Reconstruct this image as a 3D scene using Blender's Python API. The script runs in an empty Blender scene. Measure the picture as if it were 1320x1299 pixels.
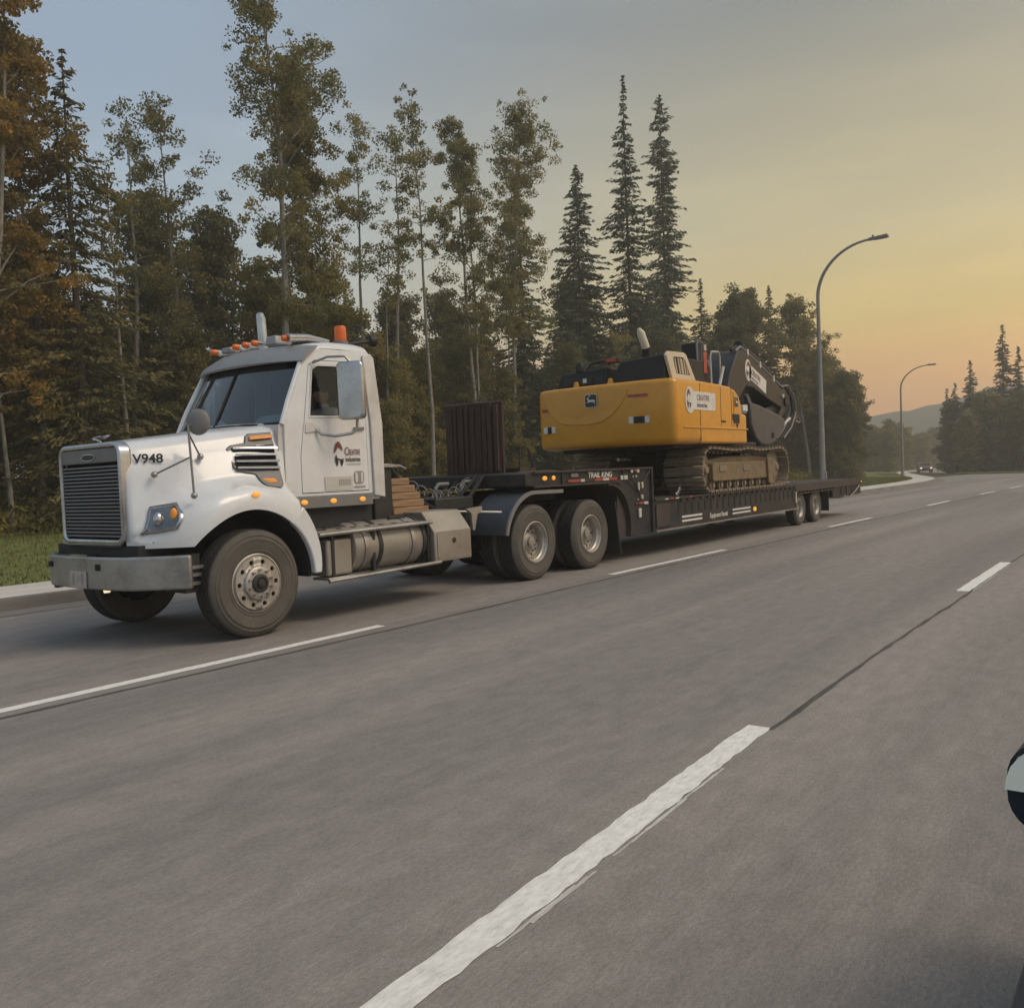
import bpy, bmesh, math, random
import numpy as np
from mathutils import Vector, Matrix
R = math.radians
random.seed(7)
SC = bpy.context.scene
COL = SC.collection

# ---------------------------------------------------------------- camera, light, exposure
cam_d = bpy.data.cameras.new('camera')
cam = bpy.data.objects.new('camera', cam_d); COL.objects.link(cam)
YAW, PITCH, ROLL, CAMH = R(37.2118), R(-1.97725), R(-2.3099), 1.48654
_f = Vector((math.cos(YAW)*math.cos(PITCH), math.sin(YAW)*math.cos(PITCH), math.sin(PITCH)))
_r = Vector((math.sin(YAW), -math.cos(YAW), 0)); _u = _r.cross(_f)
_r2 = _r*math.cos(ROLL) + _u*math.sin(ROLL); _u2 = -_r*math.sin(ROLL) + _u*math.cos(ROLL)
_m = Matrix.Identity(4)
for i in range(3):
    _m[i][0], _m[i][1], _m[i][2] = _r2[i], _u2[i], -_f[i]
_m[2][3] = CAMH
cam.matrix_world = _m
cam_d.sensor_fit = 'HORIZONTAL'; cam_d.sensor_width = 36.0; cam_d.lens = 1135.234/1320*36.0
cam_d.clip_start = 0.05; cam_d.clip_end = 6000
SC.camera = cam

SUN_AZ, SUN_EL = R(-66), R(50.0)      # sun azimuth measured from +X towards +Y: raised far above the sunset to imitate soft overhead light, right of the frame, behind the photographer's shoulder
W = bpy.data.worlds.new('World'); SC.world = W; W.use_nodes = True
nt = W.node_tree; N = nt.nodes; L = nt.links
bg = N['Background']
sky = N.new('ShaderNodeTexSky'); sky.sky_type = 'NISHITA'; sky.sun_disc = False
sky.sun_elevation = SUN_EL; sky.sun_rotation = R(90) - SUN_AZ
sky.air_density = 1.0; sky.dust_density = 5.0; sky.ozone_density = 1.0
L.new(sky.outputs[0], bg.inputs[0]); bg.inputs[1].default_value = 0.05
# the evening's thin high haze, lit warm towards the sunset and cool away from it, over the clear sky
def wmath(op, a, b=None):
    n = N.new('ShaderNodeMath'); n.operation = op
    for i, v in enumerate((a, b)):
        if v is None: continue
        if isinstance(v, (int, float)): n.inputs[i].default_value = v
        else: L.new(v, n.inputs[i])
    return n.outputs[0]
def wramp(f, stops):
    r = N.new('ShaderNodeValToRGB'); e = r.color_ramp.elements; r.color_ramp.interpolation = 'B_SPLINE' if 0 else 'EASE'
    r.color_ramp.interpolation = 'LINEAR'
    while len(e) < len(stops): e.new(0.5)
    for k, (el, c) in zip(e, stops): k.position = max(0.0, math.sin(R(el))); k.color = tuple(c)+(1,)
    L.new(f, r.inputs[0]); return r.outputs[0]
tc = N.new('ShaderNodeTexCoord'); sx = N.new('ShaderNodeSeparateXYZ'); L.new(tc.outputs['Generated'], sx.inputs[0])
zc = wmath('MAXIMUM', sx.outputs[2], 0.0)
hl = wmath('SQRT', wmath('ADD', wmath('ADD', wmath('MULTIPLY', sx.outputs[0], sx.outputs[0]), wmath('MULTIPLY', sx.outputs[1], sx.outputs[1])), 1e-5))
GL = R(-12)
ca = wmath('DIVIDE', wmath('ADD', wmath('MULTIPLY', sx.outputs[0], math.cos(GL)), wmath('MULTIPLY', sx.outputs[1], math.sin(GL))), hl)
mr = N.new('ShaderNodeMapRange'); mr.interpolation_type = 'SMOOTHSTEP'; mr.inputs[1].default_value = 0.28; mr.inputs[2].default_value = 0.95; L.new(ca, mr.inputs[0])
cool = wramp(zc, [(0,(0.36,0.37,0.37)),(10,(0.31,0.365,0.385)),(17,(0.28,0.345,0.38)),(23,(0.235,0.30,0.36)),(45,(0.21,0.28,0.35)),(90,(0.20,0.27,0.34))])
warm = wramp(zc, [(0,(0.95,0.31,0.0)),(4.5,(0.86,0.34,0.0)),(8.5,(0.63,0.40,0.01)),(14,(0.47,0.36,0.10)),(26,(0.165,0.15,0.075)),(45,(0.18,0.22,0.22)),(90,(0.20,0.27,0.34))])
wm = N.new('ShaderNodeMix'); wm.data_type = 'RGBA'; L.new(mr.outputs[0], wm.inputs[0]); L.new(cool, wm.inputs[6]); L.new(warm, wm.inputs[7])
# faint streaks of thin cloud low over the sunset
mp = N.new('ShaderNodeMapping'); mp.inputs['Scale'].default_value = (3.5, 3.5, 20); L.new(tc.outputs['Generated'], mp.inputs[0])
cn = N.new('ShaderNodeTexNoise'); cn.inputs['Scale'].default_value = 1.3; cn.inputs['Detail'].default_value = 5; L.new(mp.outputs[0], cn.inputs['Vector'])
cm = N.new('ShaderNodeMapRange'); cm.inputs[1].default_value = 0.45; cm.inputs[2].default_value = 0.75; cm.inputs[3].default_value = 0.955; cm.inputs[4].default_value = 1.10; L.new(cn.outputs['Fac'], cm.inputs[0])
# wide glow round the place where the sun went down, right of the frame
gv = N.new('ShaderNodeVectorMath'); gv.operation = 'DOT_PRODUCT'; L.new(tc.outputs['Generated'], gv.inputs[0]); gv.inputs[1].default_value = (math.cos(GL)*math.cos(R(4)), math.sin(GL)*math.cos(R(4)), math.sin(R(4)))
gp = wmath('POWER', wmath('MAXIMUM', gv.outputs['Value'], 0.0), 60.0)
gm = N.new('ShaderNodeMix'); gm.data_type = 'RGBA'; gm.blend_type = 'ADD'; gm.clamp_factor = False; L.new(gp, gm.inputs[0]); L.new(wm.outputs[2], gm.inputs[6]); gm.inputs[7].default_value = (1.5, 0.85, 0.30, 1)
bg2 = N.new('ShaderNodeBackground'); L.new(gm.outputs[2], bg2.inputs[0]); L.new(cm.outputs[0], bg2.inputs[1])
ads = N.new('ShaderNodeAddShader'); L.new(bg.outputs[0], ads.inputs[0]); L.new(bg2.outputs[0], ads.inputs[1]); L.new(ads.outputs[0], N['World Output'].inputs[0])

sun_d = bpy.data.lights.new('sun', 'SUN'); sun_d.energy = 1.15; sun_d.angle = R(30); sun_d.color = (1.0, 0.80, 0.57)
sun = bpy.data.objects.new('sun', sun_d); COL.objects.link(sun)
_sd = Vector((math.cos(SUN_AZ)*math.cos(SUN_EL), math.sin(SUN_AZ)*math.cos(SUN_EL), math.sin(SUN_EL)))
sun.rotation_euler = _sd.to_track_quat('Z', 'Y').to_euler()
sun.location = (0, 0, 40)
SC.view_settings.view_transform = 'Standard'; SC.view_settings.look = 'None'
SC.view_settings.exposure = 0.15; SC.view_settings.gamma = 1.0; SC.view_settings.use_curve_mapping = False
SC.render.engine = 'CYCLES'
SC.cycles.max_bounces = 8; SC.cycles.volume_bounces = 2; SC.cycles.transparent_max_bounces = 12
SC.cycles.use_denoising = True

# ---------------------------------------------------------------- helpers
def mat(name, col, rough=0.6, metal=0.0, var=0.12, scale=6.0, dirt=None, damt=0.0, dscale=2.5, bump=0.0, bscale=40.0, emit=None, es=0.0, coat=0.0, stretch=None, spec=0.5):
    m = bpy.data.materials.new(name); m.use_nodes = True
    t = m.node_tree; b = t.nodes['Principled BSDF']
    b.inputs['Roughness'].default_value = rough; b.inputs['Metallic'].default_value = metal
    b.inputs['Coat Weight'].default_value = coat; b.inputs['Specular IOR Level'].default_value = spec
    tc = t.nodes.new('ShaderNodeTexCoord'); src = tc.outputs['Object']
    if stretch:
        mp = t.nodes.new('ShaderNodeMapping'); mp.inputs['Scale'].default_value = stretch
        t.links.new(src, mp.inputs[0]); src = mp.outputs[0]
    no = t.nodes.new('ShaderNodeTexNoise'); no.inputs['Scale'].default_value = scale; no.inputs['Detail'].default_value = 5
    t.links.new(src, no.inputs['Vector'])
    rp = t.nodes.new('ShaderNodeValToRGB')
    rp.color_ramp.elements[0].position = 0.3; rp.color_ramp.elements[1].position = 0.7
    rp.color_ramp.elements[0].color = tuple(c*(1-var) for c in col) + (1,)
    rp.color_ramp.elements[1].color = tuple(min(1, c*(1+var)) for c in col) + (1,)
    t.links.new(no.outputs['Fac'], rp.inputs[0]); out = rp.outputs[0]
    if dirt:
        n2 = t.nodes.new('ShaderNodeTexNoise'); n2.inputs['Scale'].default_value = dscale; n2.inputs['Detail'].default_value = 8; n2.inputs['Roughness'].default_value = 0.7
        t.links.new(src, n2.inputs['Vector'])
        r2 = t.nodes.new('ShaderNodeMapRange'); r2.inputs[1].default_value = 0.42; r2.inputs[2].default_value = 0.7; r2.inputs[4].default_value = damt
        t.links.new(n2.outputs['Fac'], r2.inputs[0])
        mx = t.nodes.new('ShaderNodeMix'); mx.data_type = 'RGBA'
        t.links.new(r2.outputs[0], mx.inputs[0]); t.links.new(out, mx.inputs[6]); mx.inputs[7].default_value = dirt + (1,)
        out = mx.outputs[2]
    t.links.new(out, b.inputs['Base Color'])
    if bump:
        n3 = t.nodes.new('ShaderNodeTexNoise'); n3.inputs['Scale'].default_value = bscale; n3.inputs['Detail'].default_value = 4
        t.links.new(src, n3.inputs['Vector'])
        bp = t.nodes.new('ShaderNodeBump'); bp.inputs['Strength'].default_value = bump; bp.inputs['Distance'].default_value = 0.02
        t.links.new(n3.outputs['Fac'], bp.inputs['Height']); t.links.new(bp.outputs[0], b.inputs['Normal'])
    if emit:
        b.inputs['Emission Color'].default_value = emit + (1,); b.inputs['Emission Strength'].default_value = es
    return m

def glass(name, tint, amount, rough=0.03):
    """tinted pane: mirror-like reflection over a dark see-through tint"""
    m = bpy.data.materials.new(name); m.use_nodes = True
    t = m.node_tree; t.nodes.remove(t.nodes['Principled BSDF'])
    o = t.nodes['Material Output']
    tr = t.nodes.new('ShaderNodeBsdfTransparent'); tr.inputs[0].default_value = tint + (1,)
    gl = t.nodes.new('ShaderNodeBsdfGlossy'); gl.inputs['Roughness'].default_value = rough
    lw = t.nodes.new('ShaderNodeLayerWeight'); lw.inputs[0].default_value = 0.5
    fr = t.nodes.new('ShaderNodeMath'); fr.operation = 'POWER'; fr.inputs[1].default_value = 4.0; t.links.new(lw.outputs['Facing'], fr.inputs[0])
    ma = t.nodes.new('ShaderNodeMath'); ma.operation = 'ADD'; ma.use_clamp = True; ma.inputs[1].default_value = 0.045+amount
    mx = t.nodes.new('ShaderNodeMixShader')
    t.links.new(fr.outputs[0], ma.inputs[0]); t.links.new(ma.outputs[0], mx.inputs[0])
    t.links.new(tr.outputs[0], mx.inputs[1]); t.links.new(gl.outputs[0], mx.inputs[2]); t.links.new(mx.outputs[0], o.inputs[0])
    return m

class MB:
    def __init__(s): s.v = []; s.f = []
    def add(s, vs, fs):
        o = len(s.v); s.v += [tuple(map(float, v)) for v in vs]; s.f += [tuple(i+o for i in f) for f in fs]; return s
    def box(s, x0, x1, y0, y1, z0, z1):
        return s.add([(x0,y0,z0),(x1,y0,z0),(x1,y1,z0),(x0,y1,z0),(x0,y0,z1),(x1,y0,z1),(x1,y1,z1),(x0,y1,z1)],
                     [(0,3,2,1),(4,5,6,7),(0,1,5,4),(1,2,6,5),(2,3,7,6),(3,0,4,7)])
    def hexa(s, p):   # 8 points bottom 4 then top 4
        return s.add(p, [(0,3,2,1),(4,5,6,7),(0,1,5,4),(1,2,6,5),(2,3,7,6),(3,0,4,7)])
    def prism(s, pts, ax, a, b):
        n = len(pts)
        def P(p, h): return {'x':(h,p[0],p[1]),'y':(p[0],h,p[1]),'z':(p[0],p[1],h)}[ax]
        return s.add([P(p,a) for p in pts]+[P(p,b) for p in pts],
                     [tuple(range(n)), tuple(range(2*n-1,n-1,-1))]+[(i,(i+1)%n,n+(i+1)%n,n+i) for i in range(n)])
    def ring(s, outer, inner, ax, a, b, fn=None):
        n = len(outer)
        def P(p, h):
            q = {'x':(h,p[0],p[1]),'y':(p[0],h,p[1]),'z':(p[0],p[1],h)}[ax]
            return fn(q) if fn else q
        vs = [P(p,a) for p in outer]+[P(p,a) for p in inner]+[P(p,b) for p in outer]+[P(p,b) for p in inner]
        fs = []
        for i in range(n):
            j = (i+1) % n
            fs += [(i,j,n+j,n+i),(2*n+i,3*n+i,3*n+j,2*n+j),(i,2*n+i,2*n+j,j),(n+i,n+j,3*n+j,3*n+i)]
        return s.add(vs, fs)
    def tube(s, path, r, n=8, cap=True, closed=False):
        path = [Vector(p) for p in path]; k = len(path); rr = r if isinstance(r,(list,tuple)) else [r]*k
        vs, fs = [], []; up = None
        for i, p in enumerate(path):
            if closed: d = path[(i+1)%k]-path[i-1]
            else: d = path[min(i+1,k-1)]-path[max(i-1,0)]
            d = d.normalized() if d.length > 1e-9 else Vector((0,0,1))
            if up is None: up = d.orthogonal().normalized()
            a = (up - d*up.dot(d)); a = a.normalized() if a.length > 1e-6 else d.orthogonal().normalized()
            up = a; b = d.cross(a)
            for j in range(n):
                t = 2*math.pi*j/n; vs.append(p + (a*math.cos(t)+b*math.sin(t))*rr[i])
        for i in range(k if closed else k-1):
            for j in range(n):
                i2 = (i+1) % k; j2 = (j+1) % n
                fs.append((i*n+j, i*n+j2, i2*n+j2, i2*n+j))
        if cap and not closed: fs += [tuple(range(n-1,-1,-1)), tuple(range((k-1)*n,k*n))]
        return s.add(vs, fs)
    def lathe(s, prof, c, ax='y', n=32, close=False):
        """prof: (radius, offset along axis)"""
        k = len(prof); vs, fs = [], []
        for r, h in prof:
            for j in range(n):
                t = 2*math.pi*j/n; a, b = r*math.cos(t), r*math.sin(t)
                q = {'x':(h,a,b),'y':(a,h,b),'z':(a,b,h)}[ax]
                vs.append((c[0]+q[0], c[1]+q[1], c[2]+q[2]))
        for i in range(k if close else k-1):
            for j in range(n):
                i2 = (i+1) % k; j2 = (j+1) % n
                fs.append((i*n+j, i*n+j2, i2*n+j2, i2*n+j))
        return s.add(vs, fs)
    def ball(s, c, r, n=12, m=8):
        rx, ry, rz = r if isinstance(r,(tuple,list)) else (r,r,r)
        vs, fs = [], []
        for i in range(m+1):
            a = math.pi*i/m
            for j in range(n):
                t = 2*math.pi*j/n; vs.append((c[0]+rx*math.sin(a)*math.cos(t), c[1]+ry*math.sin(a)*math.sin(t), c[2]+rz*math.cos(a)))
        for i in range(m):
            for j in range(n): fs.append((i*n+j,(i+1)*n+j,(i+1)*n+(j+1)%n,i*n+(j+1)%n))
        return s.add(vs, fs)
    def loft(s, secs, closed=False, caps=False):
        n = len(secs[0]); vs = [p for q in secs for p in q]; fs = []
        for i in range(len(secs)-1):
            for j in range(n if closed else n-1):
                j2 = (j+1) % n; fs.append((i*n+j,(i+1)*n+j,(i+1)*n+j2,i*n+j2))
        if caps: fs += [tuple(range(n)), tuple(range((len(secs)-1)*n+n-1,(len(secs)-1)*n-1,-1))]
        return s.add(vs, fs)
    def mesh(s, name, m, smooth=38, merge=True):
        me = bpy.data.meshes.new(name); me.from_pydata(s.v, [], s.f)
        bm = bmesh.new(); bm.from_mesh(me)
        if merge: bmesh.ops.remove_doubles(bm, verts=bm.verts, dist=1e-5)
        bmesh.ops.recalc_face_normals(bm, faces=bm.faces); bm.to_mesh(me); bm.free()
        if smooth:
            me.polygons.foreach_set('use_smooth', [True]*len(me.polygons)); me.set_sharp_from_angle(angle=R(smooth))
        if m: me.materials.append(m)
        return me
    def build(s, name, m, parent=None, smooth=38, bevel=0, seg=2, loc=None, solid=0):
        o = bpy.data.objects.new(name, s.mesh(name, m, smooth)); COL.objects.link(o)
        if parent: o.parent = parent
        if loc: o.location = loc
        if solid:
            q = o.modifiers.new('s', 'SOLIDIFY'); q.thickness = solid; q.offset = -1
        if bevel:
            q = o.modifiers.new('b', 'BEVEL'); q.width = bevel; q.segments = seg; q.limit_method = 'ANGLE'; q.angle_limit = R(40)
        return o

def tag(o, label=None, cat=None, group=None, kind=None):
    if label: o['label'] = label
    if cat: o['category'] = cat
    if group: o['group'] = group
    if kind: o['kind'] = kind
    return o
def empty(name, loc, label, cat, group=None, rz=0):
    o = bpy.data.objects.new(name, None); COL.objects.link(o); o.location = loc; o.rotation_euler.z = rz
    o.empty_display_size = 0.2
    return tag(o, label, cat, group)
def inst(name, me, parent=None, loc=None, rot=None):
    o = bpy.data.objects.new(name, me); COL.objects.link(o)
    if parent: o.parent = parent
    if loc: o.location = loc
    if rot: o.rotation_euler = rot
    return o
def copy_tree(o, parent=None):
    c = o.copy(); COL.objects.link(c); c.parent = parent
    for ch in o.children: copy_tree(ch, c)
    return c
def text_mesh(s, size, m, name='lettering', bold=0.0, xscale=1.0, depth=0.0015, shear=0.0):
    cu = bpy.data.curves.new('t', 'FONT'); cu.body = s; cu.size = size; cu.extrude = depth; cu.offset = bold; cu.shear = shear
    o = bpy.data.objects.new('t', cu); COL.objects.link(o)
    me = bpy.data.meshes.new_from_object(o.evaluated_get(bpy.context.evaluated_depsgraph_get()))
    bpy.data.objects.remove(o); bpy.data.curves.remove(cu)
    me.name = name; me.materials.clear(); me.materials.append(m)
    me.transform(Matrix.Diagonal((xscale, 1, 1, 1)))
    return me
# lettering on a side facing -Y reads along +X: rotate 90 deg about X
def side_text(s, size, m, parent, x, y, z, name='lettering', rot=(math.pi/2,0,0), **k):
    return inst(name, text_mesh(s, size, m, name, **k), parent, (x,y,z), rot)
def arc(cx, cz, r, a0, a1, n):
    return [(cx+r*math.cos(R(a0+(a1-a0)*i/n)), cz+r*math.sin(R(a0+(a1-a0)*i/n))) for i in range(n+1)]
def rrect(x0, x1, z0, z1, r, n=4):
    return arc(x1-r,z1-r,r,0,90,n)+arc(x0+r,z1-r,r,90,180,n)+arc(x0+r,z0+r,r,180,270,n)+arc(x1-r,z0+r,r,270,360,n)

# ---------------------------------------------------------------- materials
M = {}
M['white'] = mat('white_paint', (0.69,0.70,0.70), 0.24, var=0.02, dirt=(0.42,0.37,0.31), damt=0.24, dscale=3.2, coat=0.5)
M['white_low'] = mat('white_paint_dusty', (0.62,0.60,0.56), 0.45, var=0.04, dirt=(0.30,0.25,0.20), damt=0.55, dscale=3)
M['chrome'] = mat('chrome', (0.50,0.51,0.52), 0.22, 1.0, var=0.06, dirt=(0.22,0.20,0.18), damt=0.5, dscale=4)
M['steel'] = mat('dull_aluminium', (0.42,0.41,0.39), 0.42, 0.85, var=0.08, dirt=(0.16,0.14,0.115), damt=0.75, dscale=3)
M['alu'] = mat('wheel_aluminium', (0.50,0.47,0.42), 0.42, 0.65, var=0.08, dirt=(0.20,0.16,0.12), damt=0.75, dscale=5)
M['grime'] = mat('dusty_tank_metal', (0.34,0.31,0.265), 0.5, 0.45, var=0.1, dirt=(0.21,0.175,0.135), damt=0.8, dscale=3)
M['slat'] = mat('grille_slat_metal', (0.13,0.13,0.13), 0.4, 0.6, var=0.1, dirt=(0.10,0.09,0.08), damt=0.6, dscale=6)
M['grey'] = mat('grey_plastic', (0.17,0.17,0.165), 0.6, var=0.08, dirt=(0.24,0.21,0.17), damt=0.4)
M['visor'] = mat('grey_visor_metal', (0.32,0.315,0.31), 0.45, 0.5, var=0.05, dirt=(0.2,0.19,0.17), damt=0.4)
M['black'] = mat('black_frame_paint', (0.015,0.015,0.015), 0.6, var=0.2, dirt=(0.045,0.038,0.032), damt=0.6)
M['rubberblk'] = mat('black_rubber', (0.014,0.014,0.014), 0.75, var=0.2)
M['tyre'] = mat('tyre_sidewall', (0.085,0.075,0.062), 0.85, var=0.12, dirt=(0.125,0.108,0.088), damt=0.7, dscale=4, bump=0.15)
M['tread'] = mat('tyre_tread', (0.03,0.028,0.026), 0.9, var=0.2, bump=0.3)
M['dark'] = mat('dark_interior', (0.018,0.018,0.02), 0.8, var=0.2)
M['hole'] = mat('opening_black', (0.008,0.008,0.008), 0.9, var=0.1)
M['amber'] = mat('amber_lens', (0.75,0.27,0.03), 0.25, var=0.1, emit=(1.0,0.36,0.03), es=0.05)
M['amberlit'] = mat('amber_lens_lit', (0.9,0.36,0.05), 0.25, var=0.1, emit=(1.0,0.42,0.06), es=0.45)
M['orange'] = mat('orange_beacon_lens', (0.62,0.12,0.015), 0.3, var=0.1, emit=(1.0,0.2,0.02), es=0.03)
M['red'] = mat('red_lens', (0.36,0.05,0.03), 0.4, var=0.15)
M['reflw'] = mat('white_reflector', (0.55,0.52,0.45), 0.4, var=0.1, dirt=(0.3,0.26,0.2), damt=0.6)
M['clear'] = mat('headlight_lens', (0.20,0.205,0.21), 0.15, 0.85, var=0.3)
M['lit'] = mat('lit_lamp', (1,0.9,0.6), 0.3, emit=(1.0,0.85,0.5), es=0.8)
M['navy'] = mat('navy_fender', (0.030,0.036,0.048), 0.5, var=0.15, dirt=(0.075,0.075,0.075), damt=0.6)
M['wood'] = mat('rough_timber', (0.30,0.185,0.10), 0.85, var=0.3, scale=3, dirt=(0.14,0.085,0.05), damt=0.6, stretch=(1,8,8), bump=0.3)
M['rust'] = mat('rusty_steel', (0.075,0.040,0.030), 0.9, var=0.4, dirt=(0.035,0.026,0.022), damt=0.95, dscale=3, stretch=(3,3,0.6), bump=0.3)
M['trailer'] = mat('trailer_black', (0.027,0.028,0.029), 0.6, var=0.2, dirt=(0.075,0.062,0.050), damt=0.7, dscale=2.5, spec=0.2)
M['trailerbrown'] = mat('trailer_dusty_brown', (0.040,0.030,0.025), 0.75, var=0.2, dirt=(0.07,0.054,0.042), damt=0.6)
M['yellow'] = mat('machine_yellow', (0.60,0.265,0.012), 0.36, var=0.05, dirt=(0.42,0.19,0.03), damt=0.4, dscale=1.2, coat=0.25)
M['mblack'] = mat('machine_black', (0.014,0.0145,0.016), 0.55, var=0.15, dirt=(0.032,0.03,0.028), damt=0.5, spec=0.3)
M['mgrey'] = mat('machine_boom_grey', (0.026,0.026,0.028), 0.45, var=0.1, dirt=(0.035,0.033,0.03), damt=0.4, spec=0.3)
M['bucket'] = mat('bucket_grey_steel', (0.075,0.076,0.080), 0.5, 0.2, var=0.15, dirt=(0.045,0.042,0.04), damt=0.6)
M['cream'] = mat('cream_panel', (0.58,0.50,0.36), 0.4, var=0.05)
M['track'] = mat('track_steel', (0.20,0.155,0.105), 0.75, 0.1, var=0.2, dirt=(0.29,0.225,0.155), damt=0.8, dscale=5, bump=0.3)
M['muddy'] = mat('muddy_yellow_frame', (0.21,0.145,0.070), 0.8, var=0.2, dirt=(0.12,0.095,0.065), damt=0.9, dscale=4)
M['txtblack'] = mat('black_vinyl', (0.02,0.02,0.02), 0.5)
M['txtwhite'] = mat('white_vinyl', (0.68,0.66,0.6), 0.5, dirt=(0.4,0.36,0.3), damt=0.5, dscale=6)
M['txtred'] = mat('maroon_vinyl', (0.17,0.055,0.05), 0.5)
M['txtgrey'] = mat('grey_vinyl', (0.28,0.26,0.24), 0.5)
M['sign'] = mat('decal_white', (0.62,0.60,0.55), 0.45)
M['wind'] = glass('windscreen_glass', (0.40,0.50,0.52), 0.10)
M['sideglass'] = glass('side_window_glass', (0.70,0.72,0.70), 0.0)
M['ventgrey'] = mat('vent_grey_plastic', (0.11,0.11,0.112), 0.4, 0.4, var=0.1)
M['mirror'] = mat('mirror_glass', (0.60,0.56,0.47), 0.03, 1.0, var=0.0)

# ================================================================ SETTING
def zg(x):
    d = (x-42.0)/8.0
    return -0.008*8.0*(math.log1p(math.exp(d)) if d < 30 else d)
KP = [(-120,13.8),(5,11.35),(36.5,10.5),(50,10.8),(60,11.7),(66,12.7),(73,14.2),(85,17.6),(100,21.6),(130,29.4),(150,33.2),(200,39),(420,60)]
def interp(tab, x):
    for (a,b),(c,d) in zip(tab, tab[1:]):
        if x <= c: return b+(d-b)*(x-a)/(c-a)
    return tab[-1][1]
def K(x): return sum(interp(KP, x+o) for o in (-6,-3,0,3,6))/5
XS = [-120,-80,-50,-30,-20,-12,-6,-2] + [i*1.0 for i in range(0,110)] + [112,116,120,126,132,140,150,165,180,200,230,260,300,350,400]
def strip(y0, y1, dz0, dz1, xs=XS, x0=-1e9, x1=1e9):
    b = MB(); xs = [x for x in xs if x0 <= x <= x1]
    n = len(xs)
    vs = [(x, y0(x), zg(x)+dz0(x) if callable(dz0) else zg(x)+dz0) for x in xs] + [(x, y1(x), zg(x)+dz1(x) if callable(dz1) else zg(x)+dz1) for x in xs]
    return b.add(vs, [(i,i+1,n+i+1,n+i) for i in range(n-1)])

# asphalt: old grey bitumen, streaked along the driving direction, paler and darker lane bands
def asphalt_mat():
    m = bpy.data.materials.new('old_grey_asphalt'); m.use_nodes = True
    t = m.node_tree; b = t.nodes['Principled BSDF']; b.inputs['Roughness'].default_value = 0.75; b.inputs['Specular IOR Level'].default_value = 0.35
    tc = t.nodes.new('ShaderNodeTexCoord'); src = tc.outputs['Object']
    def noise(sc, scale, det=5, rough=0.55):
        mp = t.nodes.new('ShaderNodeMapping'); mp.inputs['Scale'].default_value = sc; t.links.new(src, mp.inputs[0])
        n = t.nodes.new('ShaderNodeTexNoise'); n.inputs['Scale'].default_value = scale; n.inputs['Detail'].default_value = det; n.inputs['Roughness'].default_value = rough
        t.links.new(mp.outputs[0], n.inputs['Vector']); return n.outputs['Fac']
    def ramp(f, stops):
        r = t.nodes.new('ShaderNodeValToRGB'); e = r.color_ramp.elements
        while len(e) < len(stops): e.new(0.5)
        for k, (p, c) in zip(e, stops): k.position = p; k.color = tuple(c)+(1,)
        t.links.new(f, r.inputs[0]); return r.outputs[0]
    def mul(a, c, f=1.0):
        x = t.nodes.new('ShaderNodeMix'); x.data_type = 'RGBA'; x.blend_type = 'MULTIPLY'; x.inputs[0].default_value = f
        t.links.new(a, x.inputs[6]); t.links.new(c, x.inputs[7]); return x.outputs[2]
    base = ramp(noise((0.07,0.62,1), 1.0, 4), [(0.30,(0.200,0.183,0.171)), (0.5,(0.241,0.220,0.202)), (0.70,(0.290,0.263,0.236))])
    streak = ramp(noise((1.3,13,1), 1.6, 6, 0.7), [(0.3,(0.91,0.91,0.91)), (0.7,(1.08,1.078,1.075))])
    grain = ramp(noise((11,26,1), 3.0, 4, 0.8), [(0.3,(0.74,0.74,0.74)), (0.7,(1.27,1.265,1.255))])
    spots = ramp(noise((2.2,4,1), 2.0, 3), [(0.34,(0.90,0.895,0.89)), (0.66,(1.07,1.06,1.06))])
    speck = ramp(noise((48,110,1), 3.0, 3, 0.75), [(0.30,(0.72,0.72,0.72)), (0.5,(0.98,0.98,0.98)), (0.72,(1.34,1.33,1.31))])
    bands = ramp(noise((0.012,0.95,0), 1.0, 2, 0.4), [(0.33,(0.82,0.83,0.845)), (0.5,(0.97,0.97,0.97)), (0.66,(1.14,1.125,1.10))])
    c = mul(mul(mul(mul(mul(base, streak), grain), spots), bands), speck)
    t.links.new(c, b.inputs['Base Color'])
    bp = t.nodes.new('ShaderNodeBump'); bp.inputs['Strength'].default_value = 0.35; bp.inputs['Distance'].default_value = 0.01
    t.links.new(noise((26,45,1), 3.0, 4), bp.inputs['Height']); t.links.new(bp.outputs[0], b.inputs['Normal'])
    return m
M['asphalt'] = asphalt_mat()
M['gutter'] = mat('dark_gutter_concrete', (0.21,0.19,0.17), 0.9, var=0.15, scale=2, stretch=(0.4,3,1), dirt=(0.08,0.072,0.065), damt=0.7)
M['walk'] = mat('pale_concrete_path', (0.56,0.525,0.47), 0.9, var=0.10, scale=1.5, stretch=(0.5,2,1), dirt=(0.38,0.345,0.30), damt=0.6, dscale=1.0)
M['lawn'] = mat('mown_grass', (0.130,0.155,0.046), 0.95, var=0.3, scale=1.2, dirt=(0.155,0.140,0.055), damt=0.8, dscale=0.35, bump=0.6, bscale=25, spec=0.1)
M['forestfloor'] = mat('forest_floor', (0.06,0.06,0.028), 0.95, var=0.3, scale=0.8, dirt=(0.055,0.045,0.022), damt=0.7, spec=0.1)
M['paint'] = mat('worn_white_road_paint', (0.80,0.78,0.72), 0.7, var=0.05, scale=8, stretch=(1,3,1), dirt=(0.34,0.32,0.29), damt=0.55, dscale=13)
M['paintfaint'] = mat('faded_road_paint', (0.56,0.54,0.49), 0.75, var=0.12, scale=8, stretch=(1,8,1), dirt=(0.34,0.31,0.28), damt=0.9, dscale=3)
M['seam'] = mat('dark_pavement_joint', (0.055,0.05,0.046), 0.85, var=0.25, scale=3, stretch=(1,6,1), dirt=(0.12,0.11,0.10), damt=0.85, dscale=1.6)

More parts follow.
